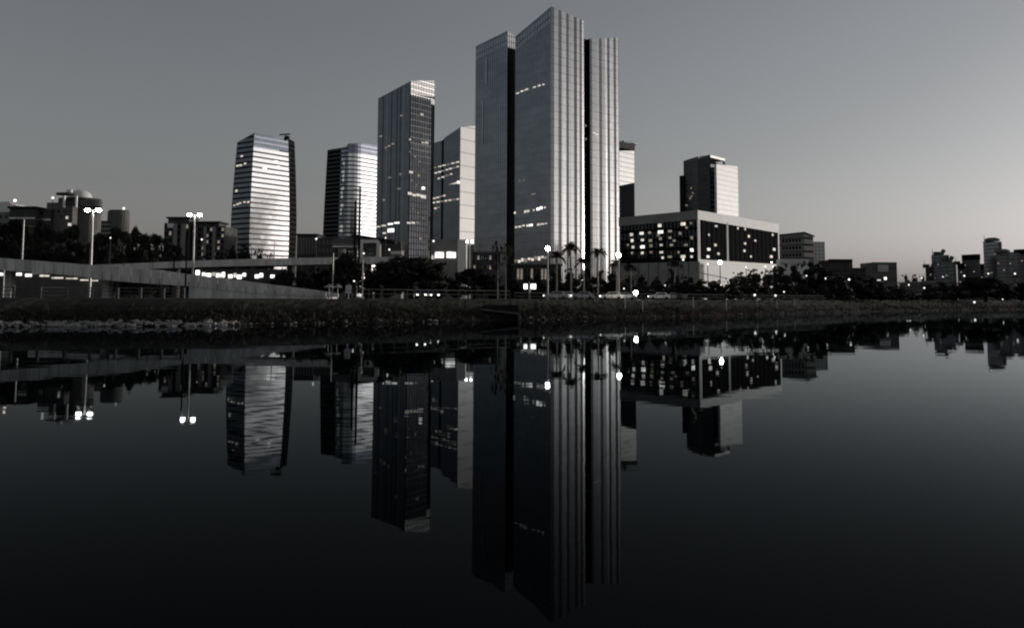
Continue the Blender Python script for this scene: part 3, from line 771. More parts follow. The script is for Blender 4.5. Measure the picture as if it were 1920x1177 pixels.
for x0, x1 in zip(st, st[1:]):
    (a0, b0), (a1, b1) = lerp_pts(far, x0), lerp_pts(far, x1); D0, D1 = Df(x0), Df(x1)
    p0, p1, q0, q1 = at(x0, a0, D0), at(x1, a1, D1), at(x0, b0, D0), at(x1, b1, D1)
    ma.prism([(p0.x + .02, p0.y), (p1.x - .02, p1.y), (p1.x - .02, p1.y + .3), (p0.x + .02, p0.y + .3)], [q0.z, q1.z, q1.z, q0.z], [p0.z, p1.z, p1.z, p0.z], 'concrete')
    mc.prism([(q0.x, q0.y + .31), (q1.x, q1.y + .31), (q1.x, q1.y + 10), (q0.x, q0.y + 10)], [q0.z + .1, q1.z + .1, q1.z + .1, q0.z + .1], [q0.z + .8, q1.z + .8, q1.z + .8, q0.z + .8], 'concrete_dark', 'asphalt')
part(ma, 'parapet', t); part(mc, 'deck', t)
for x in (330, 545, 690):
    mb = MB(); D = Df(x) + 5; c = at(x, 540, D); zt = at(x, lerp_pts(far, x)[1], Df(x)).z
    mb.tube([(c.x, D, GZ - 1), (c.x, D, zt + .15)], [.8, .8], 'concrete_dark', 12); part(mb, 'pier', t)

# ------------------------------------------------------------------ generic blocks of the city
def block(label, x0, x1, y, D, name='building', cat='building', mat='mid_render', deep=14, th=0, win=None, wmat='tower_glass_black', frame='mid_render', roof=None, y1=None, group=None, lit=(), zbase=None, bands=None):
    """box building whose front spans picture columns x0..x1 with roof line y; win = (columns, rows, width share, height share)"""
    A, Bq = at(x0, 480, D).xy, at(x1, 480, D).xy
    if th: Bq = A + Vector((math.cos(R(th)), math.sin(R(th)))) * solve(A, Vector((math.cos(R(th)), math.sin(R(th)))), x1, 480)
    d = (Bq - A); Lw = d.length; d.normalize(); nr = Vector((d.y, -d.x))
    zA = ztop(A, y); zB = ztop(Bq, y1) if y1 else zA
    base = [A, Bq, Bq - nr * deep, A - nr * deep]
    z0 = GZ - .5 if zbase is None else zbase
    t = thing(name, label, cat, (*((A + Bq) / 2), z0), group)
    mb = MB(); mb.prism(base, z0, [zA, zB, zB, zA], mat, 'roof_dark'); body = part(mb, 'wall', t)
    if roof:
        mb = MB(); ov, th_ = roof[0], roof[1]
        mb.prism([A + nr * ov - d * ov, Bq + nr * ov + d * ov, Bq - nr * (deep + ov) + d * ov, A - nr * (deep + ov) - d * ov], [zA + .01, zB + .01, zB + .01, zA + .01], [zA + th_, zB + th_, zB + th_, zA + th_], roof[2]); part(mb, 'roof', t)
    if win:
        nc, nrw, ws, hs, ylow = win
        zl = ztop(A, ylow); zt = min(zA, zB)
        cw, chh = Lw / nc, (zt - zl) / nrw
        proto = None
        for i in range(nc):
            for j in range(nrw):
                c = A + d * cw * (i + .5) + nr * .05; zc = zl + chh * (j + .5)
                if proto is None or (i + j * 3) % 7 in lit:
                    mb = MB(); wm = 'window_light_dim' if (i + j * 3) % 7 in lit else wmat
                    hw, hh = cw * ws / 2, chh * hs / 2
                    mb.prism([(-d.x * hw, -d.y * hw), (d.x * hw, d.y * hw), (d.x * hw - nr.x * .2, d.y * hw - nr.y * .2), (-d.x * hw - nr.x * .2, -d.y * hw - nr.y * .2)], -hh, hh, wm)
                    o = mb.build('window')
                    if wm == wmat: proto = o
                else:
                    o = proto.copy(); col.objects.link(o)
                o.parent = t; o.location = (c.x - t.location.x, c.y - t.location.y, zc - z0)
    if bands:
        for (yy, hpx, bm_) in bands:
            mb = MB(); zc = ztop(A, yy); hh = px(hpx, D) / 2
            mb.prism([A + nr * .25, Bq + nr * .25, Bq + nr * .01, A + nr * .01], zc - hh, zc + hh, bm_); part(mb, 'balcony_band', t)
    return t, A, Bq, d, nr, zA

# left hillside group
block('pale flat-roofed block at the left edge, above the trees', -40, 13, 398, 330, mat='grey_render', bands=((385, 14, 'white_cladding'),), roof=(.4, 3.4, 'white_cladding'), win=(5, 2, .5, .4, 430))
t, *_ = block('dark terraced block with a pale railing line, second from the left edge', 14, 62, 391, 325, mat='dark_render', bands=((409, 3, 'white_cladding'), (424, 2, 'grey_render')), roof=(.6, .8, 'roof_dark'), win=(6, 1, .5, .6, 405))
block('small dark block between the terraced block and the rounded concrete hotel', 64, 92, 394, 328, mat='dark_render', bands=((412, 3.5, 'white_cladding'),), win=(4, 1, .4, .5, 408))
D = 330
hotel = thing('hotel_building', 'rounded concrete hotel with a pale domed roof and a flat roof disc', 'hotel', base_of([at(140, 480, D).xy]))
def drum(mb, x0, x1, y0, y1, mat, D=D, n=20, squash=.8, dy=0):
    c = at((x0 + x1) / 2, y0, D); r = px(x1 - x0, D) / 2
    base = [(c.x + r * math.cos(2 * math.pi * k / n), D + dy + r * squash * math.sin(2 * math.pi * k / n)) for k in range(n)]
    mb.prism(base, GZ if y1 is None else ztop(Vector((c.x, D)), y1), ztop(Vector((c.x, D)), y0), mat, 'roof_dark')
    return c, r
mb = MB(); c1 = at(85, 440, D).xy; c2 = at(134, 440, D - 2).xy
mb.prism([c1, c2, c2 + Vector((2, 12)), c1 + Vector((0, 12))], GZ, ztop(c1, 380), 'mid_render', 'roof_dark'); wg = part(mb, 'wing', hotel)
for x, y, w_, h_ in ((100, 395, 3, 4), (110, 396, 4, 4), (122, 397, 5, 1.6), (115, 406, 3, 3)):
    lights_on(wg, c1, c2, [(x, y, w_, h_, 'slot_black')], name='window')
lights_on(wg, c1, c2, [(126, 408, 4, 5, 'window_light'), (131, 421, 6, 5, 'window_light')], name='lit_window')
mb = MB(); drum(mb, 131, 189, 392, None, 'mid_render', D + 6); part(mb, 'drum_wall', hotel)
mb = MB(); drum(mb, 112, 188, 373, 389, 'dark_render', D + 4); part(mb, 'upper_storey', hotel)
mb = MB(); drum(mb, 152, 192, 376, 388, 'mid_render', D - 8, squash=.6); part(mb, 'roof_canopy', hotel)
mb = MB(); c, r = drum(mb, 155, 191, 390, 400, 'grey_render', D - 7, squash=.6); part(mb, 'pale_storey', hotel)
mb = MB(); cz = at(150, 368, D + 4); mb.ball((cz.x, cz.y, cz.z - .5), px(22, D), px(18, D), px(15, D), 'stone_pale', 18, 12); part(mb, 'dome', hotel, True)
mb = MB(); drum(mb, 106, 142, 362, 366, 'dark_render', D - 4, squash=.7); part(mb, 'roof_disc', hotel)
mb = MB(); drum(mb, 125, 136, 356, 362, 'white_cladding', D - 3, squash=.7); part(mb, 'roof_cabin', hotel)
for x in (120, 143):
    mb = MB(); c = at(x, 380, D - 12); mb.tube([(c.x, c.y, ztop(c.xy, 389)), (c.x, c.y, ztop(c.xy, 367))], [.45, .45], 'white_cladding'); part(mb, 'column', hotel)
tw = thing('round_tower', 'short round grey drum tower with two roof lights, right of the hotel', 'tower', base_of([at(223, 480, 325).xy]))
mb = MB(); drum(mb, 203, 243, 397, None, 'mid_render', 325); part(mb, 'wall', tw)
mb = MB(); drum(mb, 205, 241, 394.5, 396.9, 'dark_render', 325); part(mb, 'roof', tw)
block('small dark block of striped balconies between the hotel and the round tower', 187, 206, 414, 322, mat='dark_render', bands=((421, 3.5, 'grey_render'), (429, 3.5, 'grey_render'), (437, 3.5, 'grey_render')), deep=8)
# apartment blocks
t, A, Bq, d, nr, zA = block('narrow apartment block with dark roof slab and two pale vertical piers', 306, 353, 418, 300, 'apartment_block', 'apartment block', 'dark_render', win=(6, 5, .5, .55, 482), wmat='slot_black', lit=(3,))
for x, w_ in ((329, 7), (344, 8)):
    mb = MB(); q = A + d * solve(A, d, x, 450) + nr * .3; mb.obox(q, d, nr, px(w_, 300) / 2, .25, GZ, zA - .3, 'grey_render'); part(mb, 'pier', t)
mb = MB(); mb.obox(A + d * 4.6 - nr * 4, d, nr, 3.4, 4, zA, zA + 1.5, 'dark_render'); mb.obox(A + d * 4.6 - nr * 4, d, nr, 3.9, 4.6, zA + 1.52, zA + 2.0, 'roof_dark'); part(mb, 'penthouse', t)
mb = MB(); mb.obox(A + d * 2.3 + nr * .3, d, nr, 1.1, .25, zA - 1.6, zA - .2, 'white_cladding'); part(mb, 'white_panel', t)
t, A, Bq, d, nr, zA = block('broader apartment block with lit balcony bays and a dark roof slab', 362, 420, 424, 302, 'apartment_block', 'apartment block', 'dark_render', win=(8, 5, .55, .5, 482), wmat='slot_black', lit=(2, 5))
for k, x in enumerate((366, 385, 402)):
    mb = MB(); q = A + d * solve(A, d, x, 450) + nr * .4; mb.obox(q, d, nr, px(5, 300) / 2, .4, GZ, zA - .3, 'grey_render' if k else 'mid_render'); part(mb, 'pier', t)
mb = MB(); mb.obox(A + d * 4.3 - nr * 4, d, nr, 4.0, 4, zA, zA + 1.1, 'dark_render'); mb.obox(A + d * 4.3 - nr * 4, d, nr, 4.6, 4.8, zA + 1.12, zA + 1.6, 'roof_dark'); part(mb, 'penthouse', t)
# between the left towers
block('dark low block with pale vertical strips between the two banded towers', 556, 593, 441, 310, mat='dark_render', win=(7, 1, .35, .8, 480), wmat='grey_render', roof=(.4, .5, 'roof_dark'))
block('little dark block with a slanted roof in front of the round-cornered tower', 594, 634, 447, 300, mat='dark_render', y1=441, win=(5, 2, .5, .5, 476), wmat='mid_render')
# footbridge station in front of the round-cornered tower
t, A, Bq, d, nr, zA = block('grey station hall with a dark slanted roof and louvred side', 706, 752, 449, 250, 'station_hall', 'station', 'mid_render', win=(9, 1, .55, .8, 484), wmat='dark_render', deep=16, y1=452)
t, A, Bq, d, nr, zA = block('low pale canopy with a bright underside, left of the station frame', 624, 672, 448, 245, 'canopy', 'canopy', 'mid_render', zbase=ztop(at(640, 450, 245).xy, 462), bands=((458, 3, 'grey_render'),), deep=12, y1=444, lit=())
for x in (630, 652, 668):
    mb = MB(); c = at(x, 470, 249); mb.tube([(c.x, c.y, GZ - .5), (c.x, c.y, ztop(at(640, 450, 245).xy, 462) + .05)], [.35, .35], 'concrete_dark'); part(mb, 'post', t)
mb = MB(); mb.prism([A + nr * 1.2, Bq + nr * 1.2, Bq, A], [ztop(A, 463.5)] * 4, [ztop(A, 461.8)] * 4, 'pale_metal'); part(mb, 'fascia', t)
# rounded frame
D = 240
t = thing('station_pod', 'rounded pale concrete frame with a dark gridded window, on a tapered foot', 'station', base_of([at(696, 480, D).xy]))
fx = [(677, 450), (708, 449), (712, 453), (712, 482), (706, 490), (698, 494), (688, 494), (678, 487), (674, 480), (674, 453)]
ix = [(681, 456), (704, 455), (706, 457), (706, 478), (703, 483), (697, 484), (689, 484), (684, 482), (681, 478), (681, 458)]
mb = MB()
for k in range(10):
    a0, a1, b0, b1 = (at(*q, D) for q in (fx[k], fx[(k + 1) % 10], ix[k], ix[(k + 1) % 10]))
    o = Vector((0, 2.5, 0))
    mb.quad(a0, a1, b1, b0, 'stone_pale'); mb.quad(a0 + o, a1 + o, a1, a0, 'grey_render'); mb.quad(b1, b1 + o, b0 + o, b0, 'mid_render'); mb.quad(b0 + o, b1 + o, a1 + o, a0 + o, 'grey_render')
part(mb, 'frame', t)
mb = MB(); o = Vector((0, 1.5, 0)); mb.poly([at(*q, D) + o for q in reversed(ix)], 'tower_glass_black')
for x in (689, 697): mb.beam(at(x, 455, D) + o * .9, at(x, 484, D) + o * .9, .35, .2, 'mid_render')
for y in (463, 471, 478): mb.beam(at(681, y, D) + o * .85, at(706, y, D) + o * .85, .25, .3, 'mid_render')
part(mb, 'window', t)
mb = MB(); c = at(691, 495, D + 2); mb.tube([(c.x, c.y, GZ - .5), (c.x, c.y, at(691, 490, D).z)], [.3, .45], 'concrete', 10); part(mb, 'foot', t)
mb = MB(); a0, a1 = at(664, 446, D + 3), at(742, 456, D + 3); zz = Vector((0, 6, 0))
mb.beam(a0 + Vector((0, 0, .5)), a1 + Vector((0, 0, .2)), 5, .9, 'roof_dark'); part(mb, 'roof', t)
block('small plain white box building under the white-crowned tower', 733, 753, 470, 232, 'kiosk', 'kiosk', 'grey_render', deep=5, y1=469, bands=((474, 4, 'white_cladding'),))
# pale block with lit ground floor
t, A, Bq, d, nr, zA = block('grey blank-walled building with two wide lit windows, at the slim tower foot', 808, 858, 449, 262, mat='grey_render', deep=18, bands=((449.5, 1.5, 'grey_render'),))
lights_on(t, A, Bq, [(824, 478, 16, 11, 'window_light_bright'), (846, 478, 17, 11, 'window_light_bright'), (812, 482, 5, 7, 'window_light')])
mb = MB(); a0 = at(858, 480, 258).xy; a1 = at(874, 480, 258).xy
mb.prism([a0, a1, a1 + Vector((0, 6)), a0 + Vector((0, 6))], GZ - .5, ztop(a0, 449), 'stone_pale'); part(mb, 'stair_shaft', t)
block('little pale block between the stair shaft and the tallest tower', 873, 889, 458, 300, mat='grey_render', deep=6, win=(3, 3, .5, .4, 480), wmat='mid_render')
block('brown-grey low block at the foot of the tallest tower', 886, 938, 474, 300, mat='dark_render', deep=12, win=(7, 2, .5, .4, 510), lit=(0, 4), roof=(.3, .5, 'mid_render'))
block('low glazed entrance hall at the foot of the tallest tower', 962, 1052, 497, 330, 'entrance_hall', 'hall', 'dark_render', deep=14, win=(14, 1, .6, .6, 530), lit=(1, 2, 5), roof=(.6, .5, 'mid_render'))
# lit places glimpsed between the road decks
t, A, Bq, d, nr, zA = block('long showroom with bright windows glimpsed between the two road decks', 362, 530, 504, 262, 'showroom', 'showroom', 'dark_render', deep=14)
lights_on(t, A, Bq, [(371, 511, 7, 8, 'sign_light'), (382, 515, 6, 8, 'window_light_bright'), (391, 517, 9, 9, 'sign_light'), (401, 514, 6, 6, 'window_light'), (410, 516, 9, 8, 'window_light_bright'), (419, 515, 5, 9, 'sign_light'), (432, 518, 8, 7, 'window_light_bright'), (441, 516, 6, 8, 'window_light'), (449, 519, 8, 7, 'sign_light'), (458, 515, 6, 6, 'window_light_bright'),
                     (482, 518, 7, 6, 'sign_light'), (490, 516, 6, 7, 'sign_light'), (511, 518, 7, 5, 'sign_light')])
t, A, Bq, d, nr, zA = block('long low shed with a broken row of lit windows seen under the ramp', -60, 200, 507, 215, 'shed', 'shed', 'dark_render', deep=12)
lights_on(t, A, Bq, [(4, 514, 16, 5, 'window_light_bright'), (34, 514, 14, 5, 'window_light_bright'), (54, 516, 12, 5, 'window_light_bright'), (84, 517, 18, 3.5), (108, 521, 22, 3), (135, 522, 22, 2.5), (160, 525, 18, 2.5), (178, 526, 12, 2)])

# right of the low block
t, a, b, P, Z = simple_tower('grey-brown block with an overhanging dark roof, right of the wide low block', 1456, 1507, 1524, 430, 40, (442, 437, 444), ('grey_render', 'mid_render', 'dark_render'), ('dark_render', 'slot_black', 'dark_render'), 3.2, 9, 4, .3, name='building', cat='building', core_mat='dark_render')
mb = MB(); mb.prism([P[0] + Vector((-.4, -.6)), P[1] + Vector((0, -.8)), P[2] + Vector((.9, 0)), P[3] + Vector((0, .6))], [Z[0], Z[1], Z[2], Z[0]], [Z[0] + .5, Z[1] + .6, Z[2] + .5, Z[0] + .5], 'roof_dark'); part(mb, 'roof', t)
L, C, Rr, B = P; dl = (C - L); nl = Vector((dl.y, -dl.x)).normalized()
for i in range(6):
    for j in range(8):
        mb = MB(); q = L + dl * (.25 + .12 * i) + nl * .1; zc = GZ + 2 + (Z[0] - GZ - 3) * (j + .5) / 8
        mb.obox(q, dl.normalized(), nl, .5, .06, zc - .7, zc + .7, 'slot_black'); part(mb, 'window', a)
block('pale grey slab with three columns of small windows, behind the grey-brown block', 1519, 1547, 453, 450, mat='stone_pale', deep=10, win=(4, 7, .28, .3, 500), wmat='dark_render')
block('low mauve-grey wall with a pale coping, below the grey-brown block', 1462, 1516, 486, 300, 'wall', 'wall', 'stone_pale', deep=4, bands=((487.5, 2, 'white_cladding'), (494, 1, 'mid_render')))
t, *_ = block('squat dark olive block with a black roof band, alone right of the pale slab', 1553, 1598, 487, 430, mat='dark_render', deep=14, win=(9, 4, .5, .3, 520), wmat='slot_black', bands=((487.5, 3.5, 'slot_black'), (500, 1, 'mid_render')))
block('low dark building with a stepped roof, right of the squat olive block', 1598, 1622, 504, 460, mat='dark_render', deep=14, win=(5, 2, .5, .4, 520), wmat='tower_glass_black', roof=(.5, .5, 'roof_dark'))
block('tiny dark hut-like building beside the grey block with the blue window', 1621, 1634, 507, 470, mat='mid_render', deep=10, win=(3, 2, .4, .4, 522), wmat='dark_render')
t, A, Bq, d, nr, zA = block('grey block with a large bluish window panel, small on the right skyline', 1634, 1681, 492, 480, mat='mid_render', deep=16, bands=((492.5, 2, 'dark_render'),), win=(9, 2, .5, .35, 535), wmat='dark_render')
lights_on(t, A, Bq, [(1655, 503, 20, 13, 'tower_glass')], name='glazed_panel', proud=.4)
lights_on(t, A, Bq, [(1660, 522, 5, 5, 'window_light_bright'), (1648, 525, 7, 2, 'window_light'), (1637, 527, 5, 3, 'window_light')])
gd, gk, gb = ('mid_render', 'dark_render', 'dark_render'), ('tower_glass_deep', 'spandrel_mid', 'mullion_dark'), ('tower_glass_black', 'spandrel_dark', 'mullion_dark')
SK = [('dark glass tower with a tiny rooftop prong, left of the far right cluster', 1747, 1772, 1780, 478, gk, gb, 900), ('teal-dark glass block with a black right edge, before the pronged tower', 1761, 1788, 1793, 491, gk, gb, 860),
      ('low dark wing stepping down left of the pronged tower', 1735, 1747, 1752, 501, gb, gb, 880), ('square tower with a black cap, middle of the far right cluster', 1804, 1832, 1838, 479, gd, gb, 900),
      ('low grey wing left of the black-capped tower', 1795, 1804, 1808, 495, gd, gd, 905), ('low dark wing right of the black-capped tower', 1836, 1846, 1850, 496, gb, gb, 920),
      ('tallest rounded grey tower of the far right cluster', 1845, 1873, 1880, 453, ('spandrel_grey', 'mid_render', 'mid_render'), gd, 900), ('pale sloping slab hugging the right side of the tallest far tower', 1869, 1886, 1892, 474, ('grey_render', 'mid_render', 'mid_render'), gd, 880),
      ('dark teal tower near the right edge of the picture', 1882, 1908, 1914, 475, gk, gb, 930), ('grey tower with a dark cap cut by the right edge', 1902, 1932, 1945, 469, gd, gd, 960)]
for lab, a0, a1, a2, yy, ml, mr, D in SK:
    t, fa_, fb_, P, Z = simple_tower(lab, a0, a1, a2, D, 20, (yy, yy, yy), ml, mr, 3.6, 7, 3, .28, name='office_tower', cat='tower', y=500, core_mat='dark_render')
    mb = MB()
    if 'prong' in lab: c = (P[0] + P[1]) / 2; mb.beam((c.x + 5, c.y + 4, Z[0] - .5), (c.x + 8, c.y + 4, Z[0] + 5), 3, 3, 'mid_render'); part(mb, 'roof_prong', t)
    elif 'cap' in lab:
        mb.prism([P[0] + Vector((-.4, -.4)), P[1] + Vector((0, -.6)), P[2] + Vector((.4, -.2)), P[3]], Z[0] - 5, Z[0] + .6, 'slot_black'); part(mb, 'roof_cap', t)
    elif 'tallest' in lab:
        c = (P[0] + P[1] + P[2] + P[3]) / 4; mb.tube([(c.x, c.y, Z[0]), (c.x, c.y, Z[0] + 2), (c.x, c.y, Z[0] + 3.4)], [7, 7, 4], 'mid_render', 14); part(mb, 'roof_drum', t)
    else:
        mb.prism(inset([P[0], P[1], P[2], P[3]], 1), Z[0] - .2, Z[0] + 1.0, 'dark_render'); part(mb, 'parapet', t)
    if int(a0) % 2:
        mb = MB(); c = P[0] + (P[1] - P[0]) * .3 - Vector((0, -6)); mb.tube([(c.x, c.y, Z[0] - .5), (c.x, c.y, Z[0] + 7)], [.35, .15], 'pole_dark'); part(mb, 'antenna', t)
        mb = MB(); c = P[0] + (P[1] - P[0]) * .65 - Vector((0, -7)); mb.box(c.x - 2.5, c.x + 2.5, c.y - 2, c.y + 2, Z[0] - .5, Z[0] + 3, 'dark_render'); part(mb, 'plant_room', t)
    for i in range(3):
        f = .2 + .3 * i; q = P[0] + (P[1] - P[0]) * f; zc = GZ + 8 + (Z[0] - GZ - 12) * (((i * 7 + int(a0)) % 5) / 5)
        dd = (P[1] - P[0]).normalized(); nn_ = Vector((dd.y, -dd.x)); mb = MB(); mb.obox(q + nn_ * .2, dd, nn_, .9, .12, zc, zc + 1.2, 'window_light_dim'); part(mb, 'lit_window', fa_)
block('long low grey shed with a pale roof on the far right bank', 1704, 1776, 531, 520, 'shed', 'shed', 'mid_render', deep=14, roof=(.8, .8, 'grey_render'), y1=528, win=(10, 1, .4, .4, 545), wmat='dark_render')
block('small dark shed with a flat pale roof at the right end', 1872, 1894, 551, 330, 'shed', 'shed', 'dark_render', deep=6, roof=(.6, .4, 'grey_render'), win=(4, 1, .4, .4, 558), wmat='slot_black')

# ------------------------------------------------------------------ trees
def crown_mesh(name, seed, blobs, nleaf, leaf, mat, flat=.35, spiky=0):
    rnd = random.Random(seed); mb = MB()
    tot = sum(b[3] ** 2 for b in blobs)
    for (bx, by, bz, br) in blobs:
        for _ in range(int(nleaf * br ** 2 / tot)):
            v = Vector((rnd.gauss(0, 1), rnd.gauss(0, 1), rnd.gauss(0, 1))).normalized()
            rr = br * rnd.uniform(.35, 1.0) ** .5 * rnd.uniform(.85, 1.18)
            p = Vector((bx, by, bz)) + Vector((v.x * rr, v.y * rr, v.z * rr * .8))
            if p.z < .02: continue
            n1 = Vector((rnd.gauss(0, 1), rnd.gauss(0, 1), rnd.gauss(0, 1))).normalized()
            n2 = n1.cross(v + Vector((.01, .02, .03))).normalized()
            s = leaf * rnd.uniform(.6, 1.3)
            a, b = n1 * s, n2 * s * .7
            mb.quad(p - a, p - b * .8, p + a, p + b * .8, mat)
    me_o = mb.build(name); me = me_o.data
    bpy.data.objects.remove(me_o)
    return me
def blobs_for(kind, rnd):
    out = []
    if kind == 'dome':
        for _ in range(22):
            a, r = rnd.uniform(0, 6.28), rnd.uniform(.05, .40) ; out.append((r * math.cos(a), r * math.sin(a), .55 + .33 * (1 - (r / .45) ** 2) + rnd.uniform(-.14, .03), rnd.uniform(.10, .17)))
        for _ in range(16):
            a, r = rnd.uniform(0, 6.28), rnd.uniform(.15, .44); out.append((r * math.cos(a), r * math.sin(a), rnd.uniform(.16, .55), rnd.uniform(.09, .14)))
    elif kind == 'tall':
        for _ in range(30):
            z = rnd.uniform(.12, .93); w_ = .40 * (1 - abs((z - .5) / .62) ** 2.2) + .03
            a = rnd.uniform(0, 6.28); r = w_ * rnd.uniform(.3, 1); out.append((r * math.cos(a), r * math.sin(a), z, rnd.uniform(.06, .12)))
    elif kind == 'bush':
        for _ in range(24):
            a, r = rnd.uniform(0, 6.28), rnd.uniform(0, .42); h = .78 * (1 - (r / .5) ** 2) + .1
            out.append((r * math.cos(a), r * math.sin(a), rnd.uniform(.1, h), rnd.uniform(.09, .16)))
        for _ in range(8):
            a, r = rnd.uniform(0, 6.28), rnd.uniform(0, .3); out.append((r * math.cos(a), r * math.sin(a), rnd.uniform(.8, .97), rnd.uniform(.02, .05)))
    elif kind == 'sparse':
        for _ in range(22):
            z = rnd.uniform(.55, .98); a = rnd.uniform(0, 6.28); r = .42 * rnd.uniform(.1, 1); out.append((r * math.cos(a), r * math.sin(a), z, rnd.uniform(.03, .075)))
    return out
CR = {}
for kind, cnt, nl, lf in (('dome', 3, 6500, .034), ('tall', 4, 5200, .027), ('bush', 4, 3800, .038), ('sparse', 2, 700, .022)):
    CR[kind] = [crown_mesh('crown', 100 + 7 * k + len(kind), blobs_for(kind, random.Random(k * 13 + len(kind))), nl, lf, 'leaf' if k % 2 else 'leaf_deep') for k in range(cnt)]
def trunk_mesh(seed, kind):
    rnd = random.Random(seed); mb = MB()
    top = {'dome': .62, 'tall': .85, 'bush': .5, 'sparse': .75}[kind]
    r0 = {'dome': .035, 'tall': .03, 'bush': .03, 'sparse': .035}[kind]
    mb.tube([(0, 0, -.06), (rnd.uniform(-.02, .02), 0, top * .4), (rnd.uniform(-.03, .03), 0, top)], [r0, r0 * .75, r0 * .3], 'bark_pale' if kind == 'sparse' else 'bark')
    for k in range(5):
        a = rnd.uniform(0, 6.28); z0 = top * rnd.uniform(.4, .8); r = rnd.uniform(.15, .3)
        mb.tube([(0, 0, z0), (r * .5 * math.cos(a), r * .5 * math.sin(a), z0 + .1), (r * math.cos(a), r * math.sin(a), min(.9, z0 + .24))], [r0 * .5, r0 * .35, r0 * .12], 'bark_pale' if kind == 'sparse' else 'bark', 5)
    o = mb.build('trunk'); me = o.data; bpy.data.objects.remove(o); return me
TR = {k: [trunk_mesh(5 + i, k) for i in range(2)] for k in CR}
def tree(x, y, w_, D, kind, label, name='tree', cat='tree', group=None, bark_h=None):
    b = at(x, 556, D); h = ztop(Vector((b.x, D)), y) - GZ
    t = thing(name, label, cat, (b.x, D, GZ), group)
    wm = px(w_, D); t.scale = (wm, min(wm, 14) if wm > 6 else wm * 1.2, h); t.rotation_euler = (0, 0, 0)
    i = random.randrange(99)
    for nm, src in (('trunk', TR[kind]), ('crown', CR[kind])):
        o = bpy.data.objects.new(nm, src[i % len(src)]); col.objects.link(o); o.parent = t
        o.rotation_euler = (0, 0, random.uniform(0, 6.28)) if nm == 'crown' else (0, 0, 0)
    return t
def tree_row(specs, base, kind, name='tree', cat='tree', group=None):
    specs = sorted(specs)
    for k, s in enumerate(specs):
        lab = base.replace('#', nth(k, len(specs)))
        tree(s[0], s[1], s[2], s[3], kind, lab, name, cat, group)
tree_row([(-20, 408, 80, 250), (8, 410, 70, 245), (45, 413, 66, 250), (78, 411, 62, 248), (112, 424, 66, 240), (141, 421, 60, 244), (168, 434, 62, 240), (196, 436, 52, 246), (226, 424, 64, 242), (252, 425, 46, 248), (277, 436, 52, 242), (300, 439, 54, 246), (322, 453, 46, 240)],
         'tall tree of the wood behind the ramp, # in back', 'tall', group='tall trees behind the ramp')
tree_row([(20, 450, 84, 222), (70, 455, 84, 224), (118, 462, 70, 220), (165, 458, 70, 222), (208, 452, 70, 222), (252, 458, 74, 224), (296, 466, 74, 222), (340, 479, 66, 278), (385, 476, 66, 282), (412, 472, 44, 280)],
         'rounded tree just behind the viaduct, # in front', 'bush', group='rounded trees behind the viaduct')
tree_row([(432, 456, 40, 282), (456, 453, 50, 286), (484, 462, 42, 284), (505, 471, 34, 282)], 'dark tree at the foot of the bulging banded tower, #', 'bush', group='trees at the foot of the banded tower')
tree_row([(538, 499, 56, 176), (566, 496, 56, 178), (597, 497, 56, 176), (628, 492, 50, 172), (520, 512, 40, 174)], 'low dark bush in the gloom under the viaduct end, #', 'bush', 'bush', 'bush', 'bushes under the viaduct end')
tree_row([(268, 444, 50, 236), (290, 452, 50, 234), (312, 464, 48, 232), (334, 472, 44, 230), (240, 440, 50, 234)], 'dark bushy tree between the round tower and narrow apartment block, #', 'bush', group='trees before the gap beside the apartment block')
tree_row([(965 + 34 * k, 530 - (k * 5) % 8, 50, 188 + (k * 7) % 9) for k in range(13)], 'low hedge bush behind the line of cars, #', 'bush', 'hedge_bush', 'bush', 'hedge behind the line of cars')
tree_row([(1400 + 36 * k, 529 + (k * 3) % 6 + k * .8, 56, 218 + k * 4) for k in range(9)], 'low hedge bush under the bushy trees right of the low block, #', 'bush', 'hedge_bush', 'bush', 'hedge under the bushy trees')
tree(652, 471, 84, 176, 'dome', 'dark tree before the station canopy, crossed by a thin grey pole')
tree(694, 492, 56, 168, 'bush', 'dark bushy tree below the rounded station frame')
tree(770, 478, 150, 165, 'dome', 'largest dome-shaped black tree, before the white-crowned dark tower')
tree(728, 491, 70, 160, 'bush', 'dark bushy tree filling the left flank of the large dome tree')
tree(822, 491, 74, 166, 'bush', 'dark bushy tree filling the right flank of the large dome tree')
tree(889, 501, 92, 160, 'dome', 'low rounded black tree before the brown-grey block')
tree(852, 522, 44, 158, 'bush', 'small dark bush in the gap between the two dome trees', 'bush', 'bush')
tree(927, 512, 44, 162, 'bush', 'small dark bush beside the two pale slender trunks', 'bush', 'bush')
tree(933, 452, 40, 152, 'sparse', 'slender tree with pale trunk and thin crown, left of the pair', 'slender_tree')
tree(948, 449, 34, 150, 'sparse', 'slender tree with pale trunk and thin crown, right of the pair', 'slender_tree')
tree_row([(965, 520, 40, 200), (988, 512, 40, 205), (1010, 510, 36, 200), (1040, 504, 44, 192), (1068, 500, 44, 196), (1096, 503, 44, 190), (1124, 506, 44, 194), (1150, 508, 40, 192)], 'dark shrub among the palms below the tallest tower, #', 'bush', 'shrub', 'shrub', 'shrubs among the palms')
tree_row([(1178, 517, 40, 205), (1205, 514, 40, 210), (1232, 517, 36, 206), (1262, 503, 36, 212), (1288, 514, 40, 208), (1318, 522, 40, 205), (1348, 524, 40, 208), (1372, 520, 36, 210)], 'dark shrub along the foot of the wide low block, #', 'bush', 'shrub', 'shrub', 'shrubs before the wide low block')
